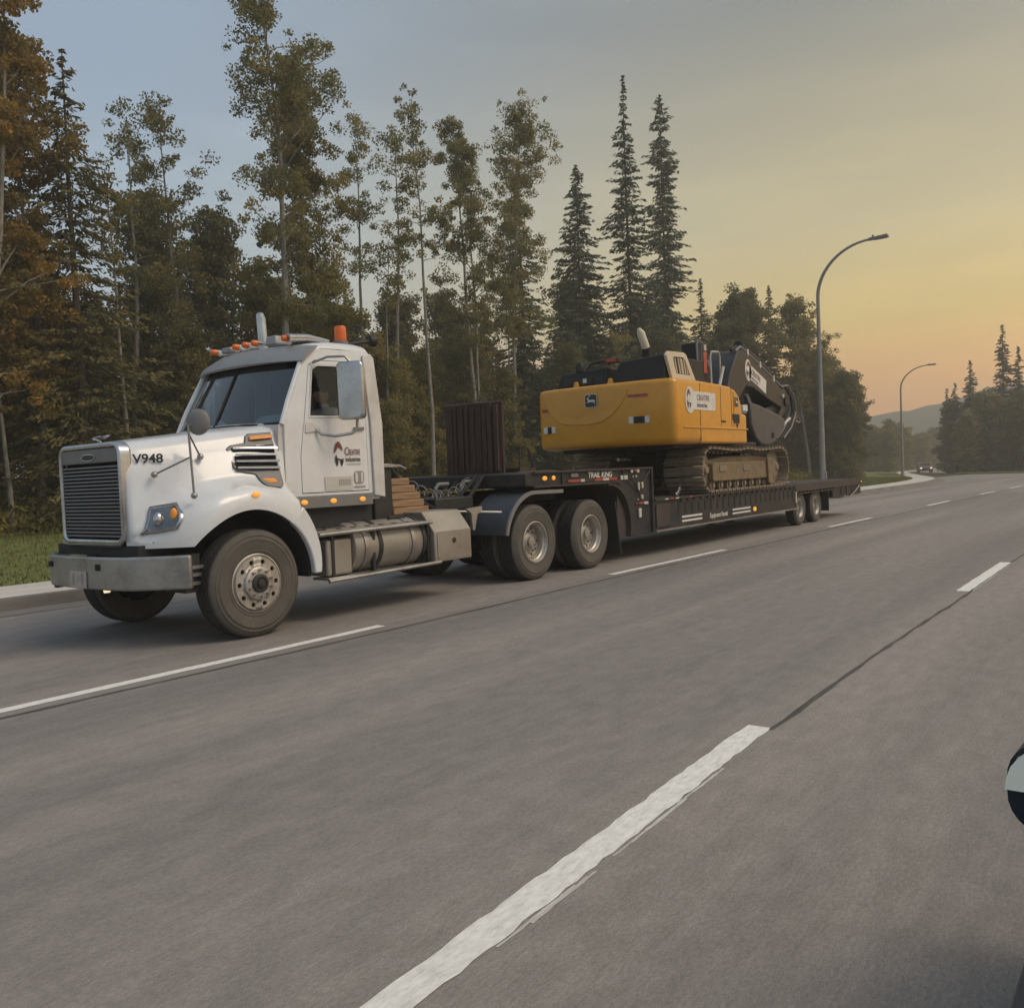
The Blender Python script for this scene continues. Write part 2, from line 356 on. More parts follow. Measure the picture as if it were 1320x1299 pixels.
tag(strip(lambda x: -40, lambda x: K(x)+0.02, 0, 0).build('road', M['asphalt']), kind='structure')
tag(strip(lambda x: K(x)-0.02, lambda x: K(x)+0.46, 0.004, 0.012).build('gutter', M['gutter']), kind='structure')
b = strip(lambda x: K(x)+0.46, lambda x: K(x)+0.50, -0.02, 0.155)
b2 = strip(lambda x: K(x)+0.50, lambda x: K(x)+0.68, 0.155, 0.160); b.add(b2.v, b2.f)
tag(b.build('kerb', M['gutter'], smooth=20), kind='structure')
tag(strip(lambda x: K(x)+0.68, lambda x: K(x)+2.15, 0.150, 0.165).build('pavement', M['walk']), kind='structure')
tag(strip(lambda x: K(x)+2.13, lambda x: max(27.0, K(x)+9), 0.14, 0.30).build('grass_verge', M['lawn']), kind='structure')
# terrain under everything, out to the horizon
xs = [-130,-60,0,40,60,80,100,140,200,300,420,500,600,700,790]; ys = [-190,-120,-40,-20,0,10,24,40,80,140,220,300,360,420,480]
def zt(x, y):
    if y < 12: return zg(x)-0.12
    return zg(x) + (min(0.30, 0.10+0.012*(y-12)) if y > K(x)+2 else -0.10)
b = MB(); vs = []
for x in xs:
    for y in ys: vs.append((x, y, zt(x,y)-0.06))
n = len(ys)
b.add(vs, [(i*n+j,(i+1)*n+j,(i+1)*n+j+1,i*n+j+1) for i in range(len(xs)-1) for j in range(n-1)])
tag(b.build('ground', M['forestfloor']), kind='structure')
# grass wedge of the junction under the far right trees
b = MB()
pl = [(97,2),(96,11),(97.5,17.0),(101,18.6),(112,20.5),(150,28.0),(230,47),(230,2)]
vs = [(x,y,zg(x)+0.12) for x,y in pl]+[(x,y,zg(x)-0.1) for x,y in pl]; k = len(pl)
b.add(vs, [tuple(range(k))]+[(i,(i+1)%k,k+(i+1)%k,k+i) for i in range(k)])
tag(b.build('traffic_island', M['lawn']), kind='structure')
# hills far behind
M['hill'] = mat('wooded_hillside', (0.035,0.04,0.02), 0.95, var=0.4, scale=0.02, spec=0.0)
b = MB(); vs = []; rg = random.Random(3)
nx, ny = 12, 60
for i in range(nx):
    for j in range(ny):
        x = 460+25*i; y = -185+j*11.0
        h = 50*math.sin(min(1, i/6.0)*math.pi/2)*(0.55+0.45*math.exp(-((y-50)/105.0)**2)) + (1.2*math.sin(y*0.09)+0.9*math.sin(y*0.23+i))*(i>0) + rg.uniform(-0.5,0.5)*(i>0)
        vs.append((x, y, -7+h if i else -8))
b.add(vs, [(i*ny+j,(i+1)*ny+j,(i+1)*ny+j+1,i*ny+j+1) for i in range(nx-1) for j in range(ny-1)])
tag(b.build('hills', M['hill'], smooth=80), kind='structure')

# lane markings
def wavy(x0, x1, yc, w, jit, seed, z=0.0025, n=24):
    rr = random.Random(seed); b = MB(); vs = []
    for i in range(n+1):
        x = x0+(x1-x0)*i/n
        vs.append((x, yc(x)-w/2+rr.uniform(-jit,jit), zg(x)+z)); vs.append((x, yc(x)+w/2+rr.uniform(-jit,jit), zg(x)+z))
    return b.add(vs, [(2*i,2*i+2,2*i+3,2*i+1) for i in range(n)])
def Y1(x): return 6.47-0.0135*max(0, x-9)
def Y2(x): return 1.915-0.040*max(0.0, 4.7-x)
for k, (a, c) in enumerate([(-7.0,-4.0),(2.0,6.25),(10.74,14.55),(20.1,23.35),(29.3,32.3),(37.6,40.7),(44.4,47.6),(53,56)]):
    tag(wavy(a, c, Y1, 0.12, 0.004, k).build('lane_marking', M['paint']), kind='structure')
for k, (a, c) in enumerate([(-7.2,-4.3),(1.45,4.75),(10.62,13.65),(19.6,22.6),(28.6,31.6),(37.6,40.6)]):
    tag(wavy(a, c, Y2, 0.135, 0.0075, 40+k, n=48).build('lane_marking', M['paint']), kind='structure')
    st = MB(); rr = random.Random(80+k)
    for q in range(11):
        xa = a+(c-a)*rr.random()*0.85; xb = min(c-0.05, xa+rr.uniform(0.15,0.55)); yo = -0.080-rr.uniform(0,0.012)
        w = wavy(xa, xb, lambda x: Y2(x)+yo, rr.uniform(0.006,0.014), 0.003, q, 0.0010+0.00014*q, 8); st.add(w.v, w.f)
    tag(st.build('faded_marking', M['paintfaint']), kind='structure')
tag(wavy(-20, 46, lambda x: Y1(x)-0.24+0.02*math.sin(x*0.7), 0.055, 0.012, 5, 0.0014, 260).build('pavement_joint', M['seam']), kind='structure')
tag(wavy(4.72, 60, lambda x: 1.845+0.012*math.sin(x*1.1), 0.032, 0.010, 6, 0.0014, 260).build('pavement_joint', M['seam']), kind='structure')

# ================================================================ WHEELS
def annulus_with_holes(y, r0, r1, rh, hr, nh, phase=0.0, per=8, lip=0.0):
    """flat disc face in XZ with a ring of round holes"""
    b = MB()
    for k in range(nh):
        a0 = phase+2*math.pi*k/nh-math.pi/nh; a1 = a0+2*math.pi/nh; am = (a0+a1)/2
        sq = []
        for (ra, aa, rb, ab) in ((r0,a0,r0,a1),(r0,a1,r1,a1),(r1,a1,r1,a0),(r1,a0,r0,a0)):
            for i in range(3):
                t = i/3; r = ra+(rb-ra)*t; a = aa+(ab-aa)*t; sq.append((r*math.cos(a), r*math.sin(a)))
        cx, cz = rh*math.cos(am), rh*math.sin(am)
        hole = []
        for x, z in sq:
            d = math.hypot(x-cx, z-cz); hole.append((cx+(x-cx)/d*hr, cz+(z-cz)/d*hr))
        n = len(sq)
        b.add([(x,y,z) for x,z in sq]+[(x,y,z) for x,z in hole]+[(x,y+0.03,z) for x,z in hole],
              [f for i in range(n) for f in ((i,(i+1)%n,n+(i+1)%n,n+i),(n+i,n+(i+1)%n,2*n+(i+1)%n,2*n+i))])
    return b
def tyre_meshes(Ro, Ri, w):
    # sidewall faces and tread separately (outer face at y=0, inner face at y=w)
    s = MB().lathe([(Ri,0.025),(Ri+0.012,0.006),(Ri+0.024,0.004),(Ri+0.028,-0.002),(Ri+0.036,-0.002),(Ri+0.040,0.002),(Ri+0.06,-0.003),((Ro+Ri)/2+0.01,-0.011),((Ro+Ri)/2+0.014,-0.015),((Ro+Ri)/2+0.026,-0.015),((Ro+Ri)/2+0.030,-0.010),(Ro-0.07,-0.005),(Ro-0.066,-0.009),(Ro-0.058,-0.009),(Ro-0.054,-0.002),(Ro-0.035,0.006),(Ro-0.02,0.02),(Ro-0.012,0.03)], (0,0,0), 'y', 56)
    s.lathe([(Ri,w-0.025),(Ri+0.05,w),(Ro-0.05,w+0.005),(Ro-0.012,w-0.03)], (0,0,0), 'y', 56)
    t = MB(); prof = [(Ro-0.012,0.03)]
    for k in range(5):
        a = 0.03+(w-0.06)*k/5; c = 0.03+(w-0.06)*(k+1)/5
        prof += [(Ro,a+0.006),(Ro,c-0.006),(Ro-0.014,c-0.004),(Ro-0.014,c+0.004)]
    prof[-1] = (Ro-0.012, w-0.03)
    t.lathe(prof, (0,0,0), 'y', 72)
    t.lathe([(Ri,0.025),(Ri-0.004,w/2),(Ri,w-0.025)], (0,0,0), 'y', 40)
    return s.mesh('tyre', M['tyre']), t.mesh('tread', M['tread'])
TY = tyre_meshes(0.525, 0.285, 0.27)
def nuts(b, y, r, n, nr, h):
    for k in range(n):
        a = 2*math.pi*(k+0.5)/n; b.lathe([(0,y-h),(nr*0.9,y-h),(nr,y-h*0.7),(nr,y)], (r*math.cos(a),0,r*math.sin(a)), 'y', 8)
    return b
def steer_rim():
    b = MB().lathe([(0.292,0.022),(0.288,0.004),(0.276,0.000),(0.270,0.012),(0.262,0.002)], (0,0,0), 'y', 56)
    h = annulus_with_holes(-0.012, 0.165, 0.258, 0.213, 0.024, 10); b.add(h.v, h.f)
    b.lathe([(0.262,0.002),(0.258,-0.012)], (0,0,0), 'y', 56)
    b.lathe([(0.165,-0.012),(0.160,-0.035),(0.150,-0.042),(0.09,-0.042)], (0,0,0), 'y', 40)
    return b.mesh('rim', M['alu'])
def steer_hub():
    b = MB().lathe([(0.092,-0.040),(0.090,-0.058),(0.078,-0.066),(0.062,-0.066),(0.055,-0.055),(0.045,-0.055),(0.04,-0.075),(0.02,-0.08),(0,-0.08)], (0,0,0), 'y', 28)
    return b.mesh('hub', M['black'])
def drive_rim():
    b = MB().lathe([(0.292,0.022),(0.290,0.002),(0.278,-0.002),(0.268,0.012),(0.262,0.03),(0.255,0.045),(0.240,0.055),(0.232,0.10),(0.228,0.125)], (0,0,0), 'y', 56)
    h = annulus_with_holes(0.128, 0.135, 0.228, 0.190, 0.022, 10); b.add(h.v, h.f)
    return b.mesh('rim', M['alu'])
def drive_hub():
    b = MB().lathe([(0.135,0.128),(0.125,0.115),(0.10,0.10),(0.075,0.095),(0.07,0.065),(0.05,0.06),(0,0.06)], (0,0,0), 'y', 28)
    nuts(b, 0.128, 0.152, 10, 0.014, 0.03)
    return b.mesh('hub', M['grime'])
ME_steer_rim, ME_steer_hub, ME_drive_rim, ME_drive_hub = steer_rim(), steer_hub(), drive_rim(), drive_hub()
ME_nut = MB().lathe([(0,-0.072),(0.0126,-0.072),(0.014,-0.063),(0.014,-0.04)], (0,0,0), 'y', 8).mesh('wheel_nut', M['chrome'])
ME_drum = MB().lathe([(0,0.06),(0.27,0.06),(0.27,0.24),(0,0.24)], (0,0,0), 'y', 32).mesh('wheel', M['hole'])
ME_drum2 = MB().lathe([(0,0.165),(0.24,0.165),(0.27,0.20),(0.27,0.26),(0,0.26)], (0,0,0), 'y', 32).mesh('wheel', M['hole'])
def wheel(parent, x, y, z, kind, side, dual=False, tm=TY, sc=1.0):
    w = inst('wheel', ME_drum if kind == 'steer' else ME_drum2, parent, (x,y,z), (0,0,0 if side < 0 else math.pi))
    w.scale = (sc,sc,sc)
    inst('tyre', tm[0], w); inst('tread', tm[1], w)
    if kind == 'steer': inst('rim', ME_steer_rim, w); inst('hub', ME_steer_hub, w); [inst('wheel_nut', ME_nut, w, (0.13*math.cos(a), 0, 0.13*math.sin(a))) for a in [2*math.pi*(k+0.5)/10 for k in range(10)]]
    else: inst('rim', ME_drive_rim, w); inst('hub', ME_drive_hub, w)
    if dual:
        inst('tyre', tm[0], w, (0,0.33,0)); inst('tread', tm[1], w, (0,0.33,0))
    return w

# ================================================================ TRUCK  (x = backwards from the front axle, y from the centreline, near side negative)
T = empty('semi_truck', (5.276, 8.3465, 0), 'white day cab semi truck with chrome grille and orange roof beacon, towing the lowbed trailer', 'truck')
for y in (-0.48, 0.40):
    MB().box(-0.75,6.9,y,y+0.08,0.72,1.00).build('frame_rail', M['black'], T)
MB().box(-0.7,0.5,-0.38,0.38,0.62,1.5).build('engine_block', M['dark'], T)
MB().tube([(0,-1.0,0.52),(0,1.0,0.52)],0.06).build('front_axle', M['black'], T)
for x in (4.62, 6.07): MB().tube([(x,-1.0,0.52),(x,1.0,0.52)],0.09).build('drive_axle', M['black'], T)
for x in (4.62, 6.07):
    MB().box(x-0.45,x+0.45,-0.40,0.40,0.40,0.70).build('suspension_beam', M['black'], T, bevel=0.04)
# wheels
wheel(T, 0.0, -1.20, 0.525, 'steer', -1); wheel(T, 0.0, 1.20, 0.525, 'steer', 1)
for x in (4.62, 6.07):
    wheel(T, x, -1.22, 0.525, 'drive', -1, True); wheel(T, x, 1.22, 0.525, 'drive', 1, True)
# bumper
pl = [(-0.70,-1.185),(-0.86,-1.02),(-1.02,-0.80),(-1.07,-0.68),(-1.10,-0.50),(-1.12,-0.2),(-1.12,0.2),(-1.10,0.50),(-1.07,0.68),(-1.02,0.80),(-0.86,1.02),(-0.70,1.185)]
inn = [(x+0.05, y*0.965) for x,y in reversed(pl)]
bum = MB().prism(pl+inn, 'z', 0.555, 0.865).build('bumper', M['steel'], T, smooth=25, bevel=0.02, seg=3)
MB().box(-1.122,-1.06,-0.36,-0.28,0.735,0.80).build('tow_opening', M['hole'], bum, bevel=0.01)
MB().box(-1.10,-1.04,0.60,0.67,0.745,0.80).build('tow_opening', M['hole'], bum, bevel=0.01)
pm = mat('licence_plate', (0.42,0.36,0.32), 0.5, var=0.25, scale=18)
pz = MB().box(-1.135,-1.123,-0.13,0.17,0.565,0.725).build('licence_plate', pm, bum, bevel=0.004)
for y in (-0.06, 0.10): MB().box(-1.139,-1.134,y-0.012,y+0.012,0.60,0.70).build('plate_mark', M['txtgrey'], pz)
MB().tube([(-1.05,-0.30,0.54),(-1.0,-0.30,0.54)],0.02,12).build('fog_lamp', M['lit'], bum)
MB().box(-0.99,-0.93,0.74,0.80,0.515,0.555).build('bumper_bracket', M['black'], bum)
MB().box(-0.95,-0.60,-0.75,0.75,0.86,0.96).build('lower_valance', M['dark'], T)
for k, z in enumerate((0.57,0.65,0.72)):
    MB().box(-0.68,-0.44,-1.05,-0.80,z,z+0.03).build('step_rung', M['steel'], T)
MB().box(-0.66,-0.50,-1.02,-0.70,0.50,0.86).build('step_bracket', M['black'], T)
# hood and fenders: one lofted shell
ZF = [(-1.0,0.98),(-0.93,1.02),(-0.8,1.14),(-0.6,1.29),(-0.3,1.42),(0.05,1.475),(0.35,1.43),(0.62,1.34)]
WF = [(-1.0,0.60),(-0.93,0.66),(-0.85,0.80),(-0.72,0.97),(-0.58,1.11),(-0.42,1.19),(-0.25,1.21),(0.62,1.21)]
def smooth_tab(tab, s): return sum(interp(tab, s+o) for o in (-0.06,-0.03,0,0.03,0.06))/5
def hood_half(s):
    u = max(0.0, (s+0.93)/1.5)
    zt_ = 1.905+0.19*u; wt = 0.50+0.36*u**0.9; ws = 0.60+0.36*u**0.8
    zf, wf = smooth_tab(ZF, s), smooth_tab(WF, s)
    lip = 0.93
    if abs(s) < 0.70: lip = max(lip, 0.525+math.sqrt(max(0, 0.715**2-s*s)))
    if s > 0.45: lip = 0.525+math.sqrt(max(0, 0.715**2-s*s))
    d = wf-ws
    return [(0,zt_+0.03),(0.5*wt,zt_+0.022),(0.82*wt,zt_+0.002),(0.95*wt,zt_-0.03),(wt+0.02,zt_-0.085),(wt+0.05,zt_-0.18),(ws+0.005,0.5*(zt_+zf)+0.05),
            (ws+0.02,zf+0.14),(ws+0.05+0.08*d,zf+0.075),(ws+0.04+0.30*d,zf+0.03),(ws+0.62*d,zf+0.008),(max(ws+0.06,wf-0.09),zf-0.01),(wf-0.025,zf-0.05),(wf,zf-0.12),(wf+0.003,max(lip+0.05,zf-0.3)),(wf,lip),(wf-0.03,lip-0.004),(wf-0.05,lip+0.01)]
ss = [-0.95,-0.93,-0.90]+[-0.87+i*0.04 for i in range(36)]+[0.57]
secs = []
for s in ss:
    h = hood_half(s)
    if s == ss[0]: h = [(min(y,0.555), max(0.96, z-0.012)) for y,z in h]
    secs.append([(s,-y,z) for y,z in reversed(h)]+[(s,y,z) for y,z in h[1:]])
hood = MB().loft(secs, caps=False).build('hood', M['white'], T, smooth=60)
md = hood.modifiers.new('s','SOLIDIFY'); md.thickness = 0.02; md.offset = -1
MB().prism([(-0.60,0.94),(0.60,0.94),(0.60,1.6),(-0.60,1.6)], 'y', -0.70, -0.66).build('wheel_well', M['dark'], T)
MB().prism([(-0.60,0.94),(0.60,0.94),(0.60,1.6),(-0.60,1.6)], 'y', 0.66, 0.70).build('wheel_well', M['dark'], T)
for sg in (-1, 1):
    # rear tail of the fender and its dark inner liner
    o = [((0.93-0.125*k/10)*math.cos(R(50-49*k/10)), 0.525+(0.93-0.125*k/10)*math.sin(R(50-49*k/10))) for k in range(11)]; i_ = arc(0.0,0.525,0.715,1,50,10)
    a, c = sorted((sg*1.215, sg*1.14))
    MB().prism(o+i_, 'y', a, c).build('fender_tail', M['white'], T, bevel=0.015)
    o = arc(0,0.525,0.745,138,-2,24); i_ = arc(0,0.525,0.72,-2,138,24); a, c = sorted((sg*1.10, sg*0.62))
    MB().prism(o+i_, 'y', a, c).build('wheel_liner', M['dark'], T)
# grille
gs = MB().ring(rrect(-0.575,0.575,0.945,1.935,0.13,6), rrect(-0.53,0.53,1.02,1.885,0.07,6), 'x', -0.99, -0.86).build('grille_surround', M['chrome'], T, bevel=0.022, seg=3, smooth=30)
MB().prism(rrect(-0.55,0.55,0.97,1.91,0.1,5), 'x', -0.90, -0.86).build('grille_backing', M['hole'], gs)
MB().box(-0.975,-0.90,-0.525,0.525,1.745,1.88).build('grille_header', M['grey'], gs, bevel=0.01)
eb = MB().prism([(0.13*math.cos(2*math.pi*i/24), 1.80+0.035*math.sin(2*math.pi*i/24)) for i in range(24)], 'x', -0.984, -0.97).build('emblem', M['chrome'], gs)
MB().prism([(0.115*math.cos(2*math.pi*i/24), 1.80+0.026*math.sin(2*math.pi*i/24)) for i in range(24)], 'x', -0.987, -0.98).build('emblem_field', M['txtblack'], gs)
sl = MB().hexa([(-0.975,-0.53,0),(-0.93,-0.53,0.006),(-0.93,0.53,0.006),(-0.975,0.53,0),(-0.972,-0.53,0.018),(-0.93,-0.53,0.021),(-0.93,0.53,0.021),(-0.972,0.53,0.018)]).mesh('grille_slat', M['slat'])
for k in range(20): inst('grille_slat', sl, gs, (0,0,1.04+k*0.0345))
orn = MB().tube([(-0.84,0.0,1.935),(-0.86,0.0,1.965),(-0.92,0.0,1.985)],0.012).add([(-0.95,0,1.985),(-0.80,-0.10,2.02),(-0.78,-0.02,2.0),(-0.72,0,2.03),(-0.78,0.02,2.0),(-0.80,0.10,2.02),(-0.80,0,1.98)],[(0,1,2,6),(2,3,4,6),(0,6,4,5)])
orn.build('hood_ornament', M['chrome'], T)
# number on the hood side
def hood_side_y(s, z):   # y of the hood flank at height z
    h = hood_half(s)
    for (y0,z0),(y1,z1) in zip(h, h[1:]):
        if z1 <= z <= z0 and z0 > z1: return y0+(y1-y0)*(z0-z)/(z0-z1)
    return h[6][0]
def on_flank(me, off=0.006):
    """lay lettering (in x,z plane, facing -Y) on the flank of the hood"""
    for v in me.vertices: v.co.y = -max(hood_side_y(v.co.x, z_) for z_ in (1.69,1.73,1.77,1.82))-off
    return me
me = text_mesh('V948', 0.118, M['txtblack'], 'unit_number', bold=0.003, depth=0.0)
me.transform(Matrix.Translation((-0.865,0,1.725)) @ Matrix.Rotation(math.pi/2,4,'X'))
tag(inst('unit_number', on_flank(me), T), 'black unit number V948 on the hood side')
# headlights
M['lampdark'] = mat('headlight_interior', (0.10,0.105,0.11), 0.25, 0.8, var=0.2)
for sg in (-1, 1):
    def fl(s, z, off):    # point on the swept fender front
        h = hood_half(s); best = None
        for (y0,z0),(y1,z1) in zip(h[6:], h[7:]):
            if z1 <= z <= z0 and z0 > z1: best = y0+(y1-y0)*(z0-z)/(z0-z1)
        return (s-off*0.55, sg*((best or h[-4][0])+off), z)
    def patch(pts, off, n=6):
        (A,B,C,D) = pts; b = MB(); vs = []
        for i in range(n+1):
            for j in range(n+1):
                u, v = i/n, j/n
                s = (A[0]*(1-u)+B[0]*u)*(1-v)+(D[0]*(1-u)+C[0]*u)*v; z = (A[1]*(1-u)+B[1]*u)*(1-v)+(D[1]*(1-u)+C[1]*u)*v
                vs.append(fl(s, z, off))
        return b.add(vs, [(i*(n+1)+j,(i+1)*(n+1)+j,(i+1)*(n+1)+j+1,i*(n+1)+j+1) for i in range(n) for j in range(n)])
    hl = patch([(-0.775,1.315),(-0.585,1.345),(-0.695,1.10),(-0.885,1.055)], 0.02).build('headlight', M['chrome'], T, solid=0.05)
    patch([(-0.768,1.29),(-0.612,1.315),(-0.71,1.12),(-0.86,1.082)], 0.030).build('headlight_lens', M['clear'], hl)
    c = fl(-0.76, 1.19, 0.034)
    MB().ball(c, (0.052,0.042,0.070),20,12).build('headlight_bulb', M['chrome'], hl)
    c = fl(-0.672, 1.235, 0.032)
    MB().ball(c, (0.034,0.032,0.062),16,10).build('turn_signal', M['amber'], hl)
# side air vent of the hood with its marker strips
for sg in (-1, 1):
    def vp(s, z, off): return (s, sg*(hood_side_y(min(s,0.56), z)+off), z)
    def vpoly(pts, o0, o1):
        n = len(pts); return MB().add([vp(s,z,o0) for s,z in pts]+[vp(s,z,o1) for s,z in pts], [tuple(range(n)),tuple(range(2*n-1,n-1,-1))]+[(i,(i+1)%n,n+(i+1)%n,n+i) for i in range(n)])
    vt = vpoly([(0.06,1.62),(0.02,1.66),(0.0,1.84),(0.05,1.88),(0.20,1.905),(0.22,1.97),(0.27,2.0),(0.50,2.015),(0.515,1.47),(0.46,1.44),(0.28,1.46),(0.25,1.50),(0.24,1.585)], 0.0, 0.022).build('side_vent', M['ventgrey'], T, bevel=0.008)
    vpoly([(0.075,1.645),(0.055,1.67),(0.045,1.83),(0.07,1.855),(0.48,1.885),(0.485,1.615)], 0.022, 0.026).build('vent_opening', M['hole'], vt)
    for k in range(4):
        z = 1.645+k*0.064
        vpoly([(0.05,z),(0.50,z-0.01+0.004*k),(0.50,z+0.014+0.004*k),(0.05,z+0.02)], 0.02, 0.045).build('vent_slat', M['chrome'], vt)
    vpoly([(0.25,1.935),(0.49,1.955),(0.49,1.99),(0.26,1.97)], 0.02, 0.032).build('marker_strip', M['amber'], vt)
    vpoly([(0.29,1.50),(0.505,1.495),(0.505,1.535),(0.28,1.54)], 0.02, 0.032).build('marker_strip', M['amber'], vt)
    MB().ball((0.03, sg*1.212, 1.385), (0.046,0.022,0.03)).build('marker_lamp', M['amberlit'], T)
    if sg > 0: continue
    # hood mirror on its tripod
    pt = (-0.49,sg*0.93,2.06); hd = (-0.41,sg*0.98,2.09)
    bs = [(-0.54,sg*1.05,1.40),(-0.74,sg*0.735,1.61),(-0.30,sg*0.815,1.77)]
    mm = MB(); mm.tube([bs[0],pt],0.011); mm.tube([bs[1],(-0.515,sg*0.98,1.76)],0.009); mm.tube([bs[2],(-0.495,sg*0.945,1.98)],0.009); mm.tube([pt,hd],0.01)
    hm = mm.build('hood_mirror', M['grey'], T)
    for q in bs: MB().ball(q, 0.032, 10, 6).build('mirror_foot', M['steel'], hm)
    hr = MB().ball((0,0,0), (0.045,0.115,0.125), 20, 12).build('mirror_head', M['grey'], hm, loc=hd); hr.rotation_euler = (0,0,-sg*R(32))
# cab -------------------------------------------------------------
M['farglass'] = bpy.data.materials.new('far_window_glass'); M['farglass'].use_nodes = True
_t = M['farglass'].node_tree; _t.nodes.remove(_t.nodes['Principled BSDF']); _q = _t.nodes.new('ShaderNodeBsdfTransparent'); _q.inputs[0].default_value = (0.25,0.27,0.26,1); _t.links.new(_q.outputs[0], _t.nodes['Material Output'].inputs[0])
def cy(z): return 0.97-max(0.0, z-2.12)*0.10
def cab_side(sg):
    def fn(q): x, y, z = q; return (x, sg*(cy(z)+y), z)
    return fn
def resample(pts, n):
    pts = pts+[pts[0]]; ls = [0]
    for a, c in zip(pts, pts[1:]): ls.append(ls[-1]+math.dist(a, c))
    out = []
    for i in range(n):
        t = ls[-1]*i/n; k = max(j for j in range(len(ls)-1) if ls[j] <= t+1e-9); f = (t-ls[k])/max(1e-9, ls[k+1]-ls[k])
        out.append((pts[k][0]+(pts[k+1][0]-pts[k][0])*f, pts[k][1]+(pts[k+1][1]-pts[k][1])*f))
    return out
SIDE = [(0.58,1.34),(1.97,1.30),(1.95,2.88),(1.88,2.95),(1.15,2.93),(0.96,2.86),(0.60,2.10)]
DOOR = [(0.79,1.36),(1.76,1.36),(1.74,2.70),(1.66,2.82),(1.10,2.80),(1.00,2.74),(0.84,2.05),(0.79,1.75)]
def shrink(pts, d):
    cx = sum(p[0] for p in pts)/len(pts); cz = sum(p[1] for p in pts)/len(pts)
    return [(cx+(x-cx)*(1-d/0.5), cz+(z-cz)*(1-d/0.72)) for x,z in pts]
WIN = [(0.945,2.19),(1.66,2.21),(1.655,2.66),(1.60,2.755),(1.12,2.735),(1.045,2.69)]
shell = MB()
def match_ring(outer, inner, n=48):
    """resample both loops to n points by angle about the inner loop's centre"""
    cx = sum(p[0] for p in inner)/len(inner); cz = sum(p[1] for p in inner)/len(inner)
    def hit(loop, a):
        dx, dz = math.cos(a), math.sin(a); best = None
        for (x0,z0),(x1,z1) in zip(loop, loop[1:]+loop[:1]):
            ex, ez = x1-x0, z1-z0; den = dx*ez-dz*ex
            if abs(den) < 1e-12: continue
            t = ((x0-cx)*ez-(z0-cz)*ex)/den; u = ((x0-cx)*dz-(z0-cz)*dx)/den
            if t > 0 and -1e-9 <= u <= 1+1e-9 and (best is None or t > best): best = t
        return (cx+dx*best, cz+dz*best)
    angs = sorted({round(math.atan2(z-cz, x-cx),5) for x,z in list(outer)+list(inner)} | {round(-math.pi+2*math.pi*i/n,5) for i in range(n)})
    return [hit(outer,a) for a in angs], [hit(inner,a) for a in angs]
for sg in (-1, 1):
    o, i_ = match_ring(SIDE, DOOR); shell.ring(o, i_, 'y', 0, -0.05, cab_side(sg))
# rear wall, roof, cowl, floor
shell.add([(1.97,-cy(1.3)+0.0,1.30),(1.97,cy(1.3),1.30),(1.95,cy(2.88),2.88),(1.95,-cy(2.88),2.88)], [(0,1,2,3)])
shell.box(0.58,1.95,-0.93,0.93,1.26,1.34)
rf = []
for s, z0, z1 in [(0.96,2.865,2.90),(1.05,2.90,2.96),(1.2,2.935,3.02),(1.45,2.945,3.055),(1.75,2.945,3.06),(1.88,2.945,3.04),(1.95,2.88,2.95)]:
    w = cy(z0); rf.append([(s,-w,z0),(s,-w*0.985,z0+(z1-z0)*0.35),(s,-w*0.93,z0+(z1-z0)*0.72),(s,-w*0.75,z0+(z1-z0)*0.95),(s,0,z1),(s,w*0.75,z0+(z1-z0)*0.95),(s,w*0.93,z0+(z1-z0)*0.72),(s,w*0.985,z0+(z1-z0)*0.35),(s,w,z0)])
shell.loft(rf)
shell.loft([[(0.60,-0.965,2.10),(0.50,-0.7,2.115),(0.44,-0.35,2.125),(0.43,0,2.13),(0.44,0.35,2.125),(0.50,0.7,2.115),(0.60,0.965,2.10)],
            [(0.60,-0.965,1.36),(0.56,-0.7,1.36),(0.55,-0.35,1.36),(0.55,0,1.36),(0.55,0.35,1.36),(0.56,0.7,1.36),(0.60,0.965,1.36)]])
cab = shell.build('cab', M['white'], T, smooth=30)
MB().prism([(0.50,1.345),(0.585,1.345),(0.62,2.09),(0.54,2.09)], 'y', -0.945, -0.90).build('cowl_panel', M['white_low'], cab)
MB().prism([(0.50,1.345),(0.585,1.345),(0.62,2.09),(0.54,2.09)], 'y', 0.90, 0.945).build('cowl_panel', M['white_low'], cab)
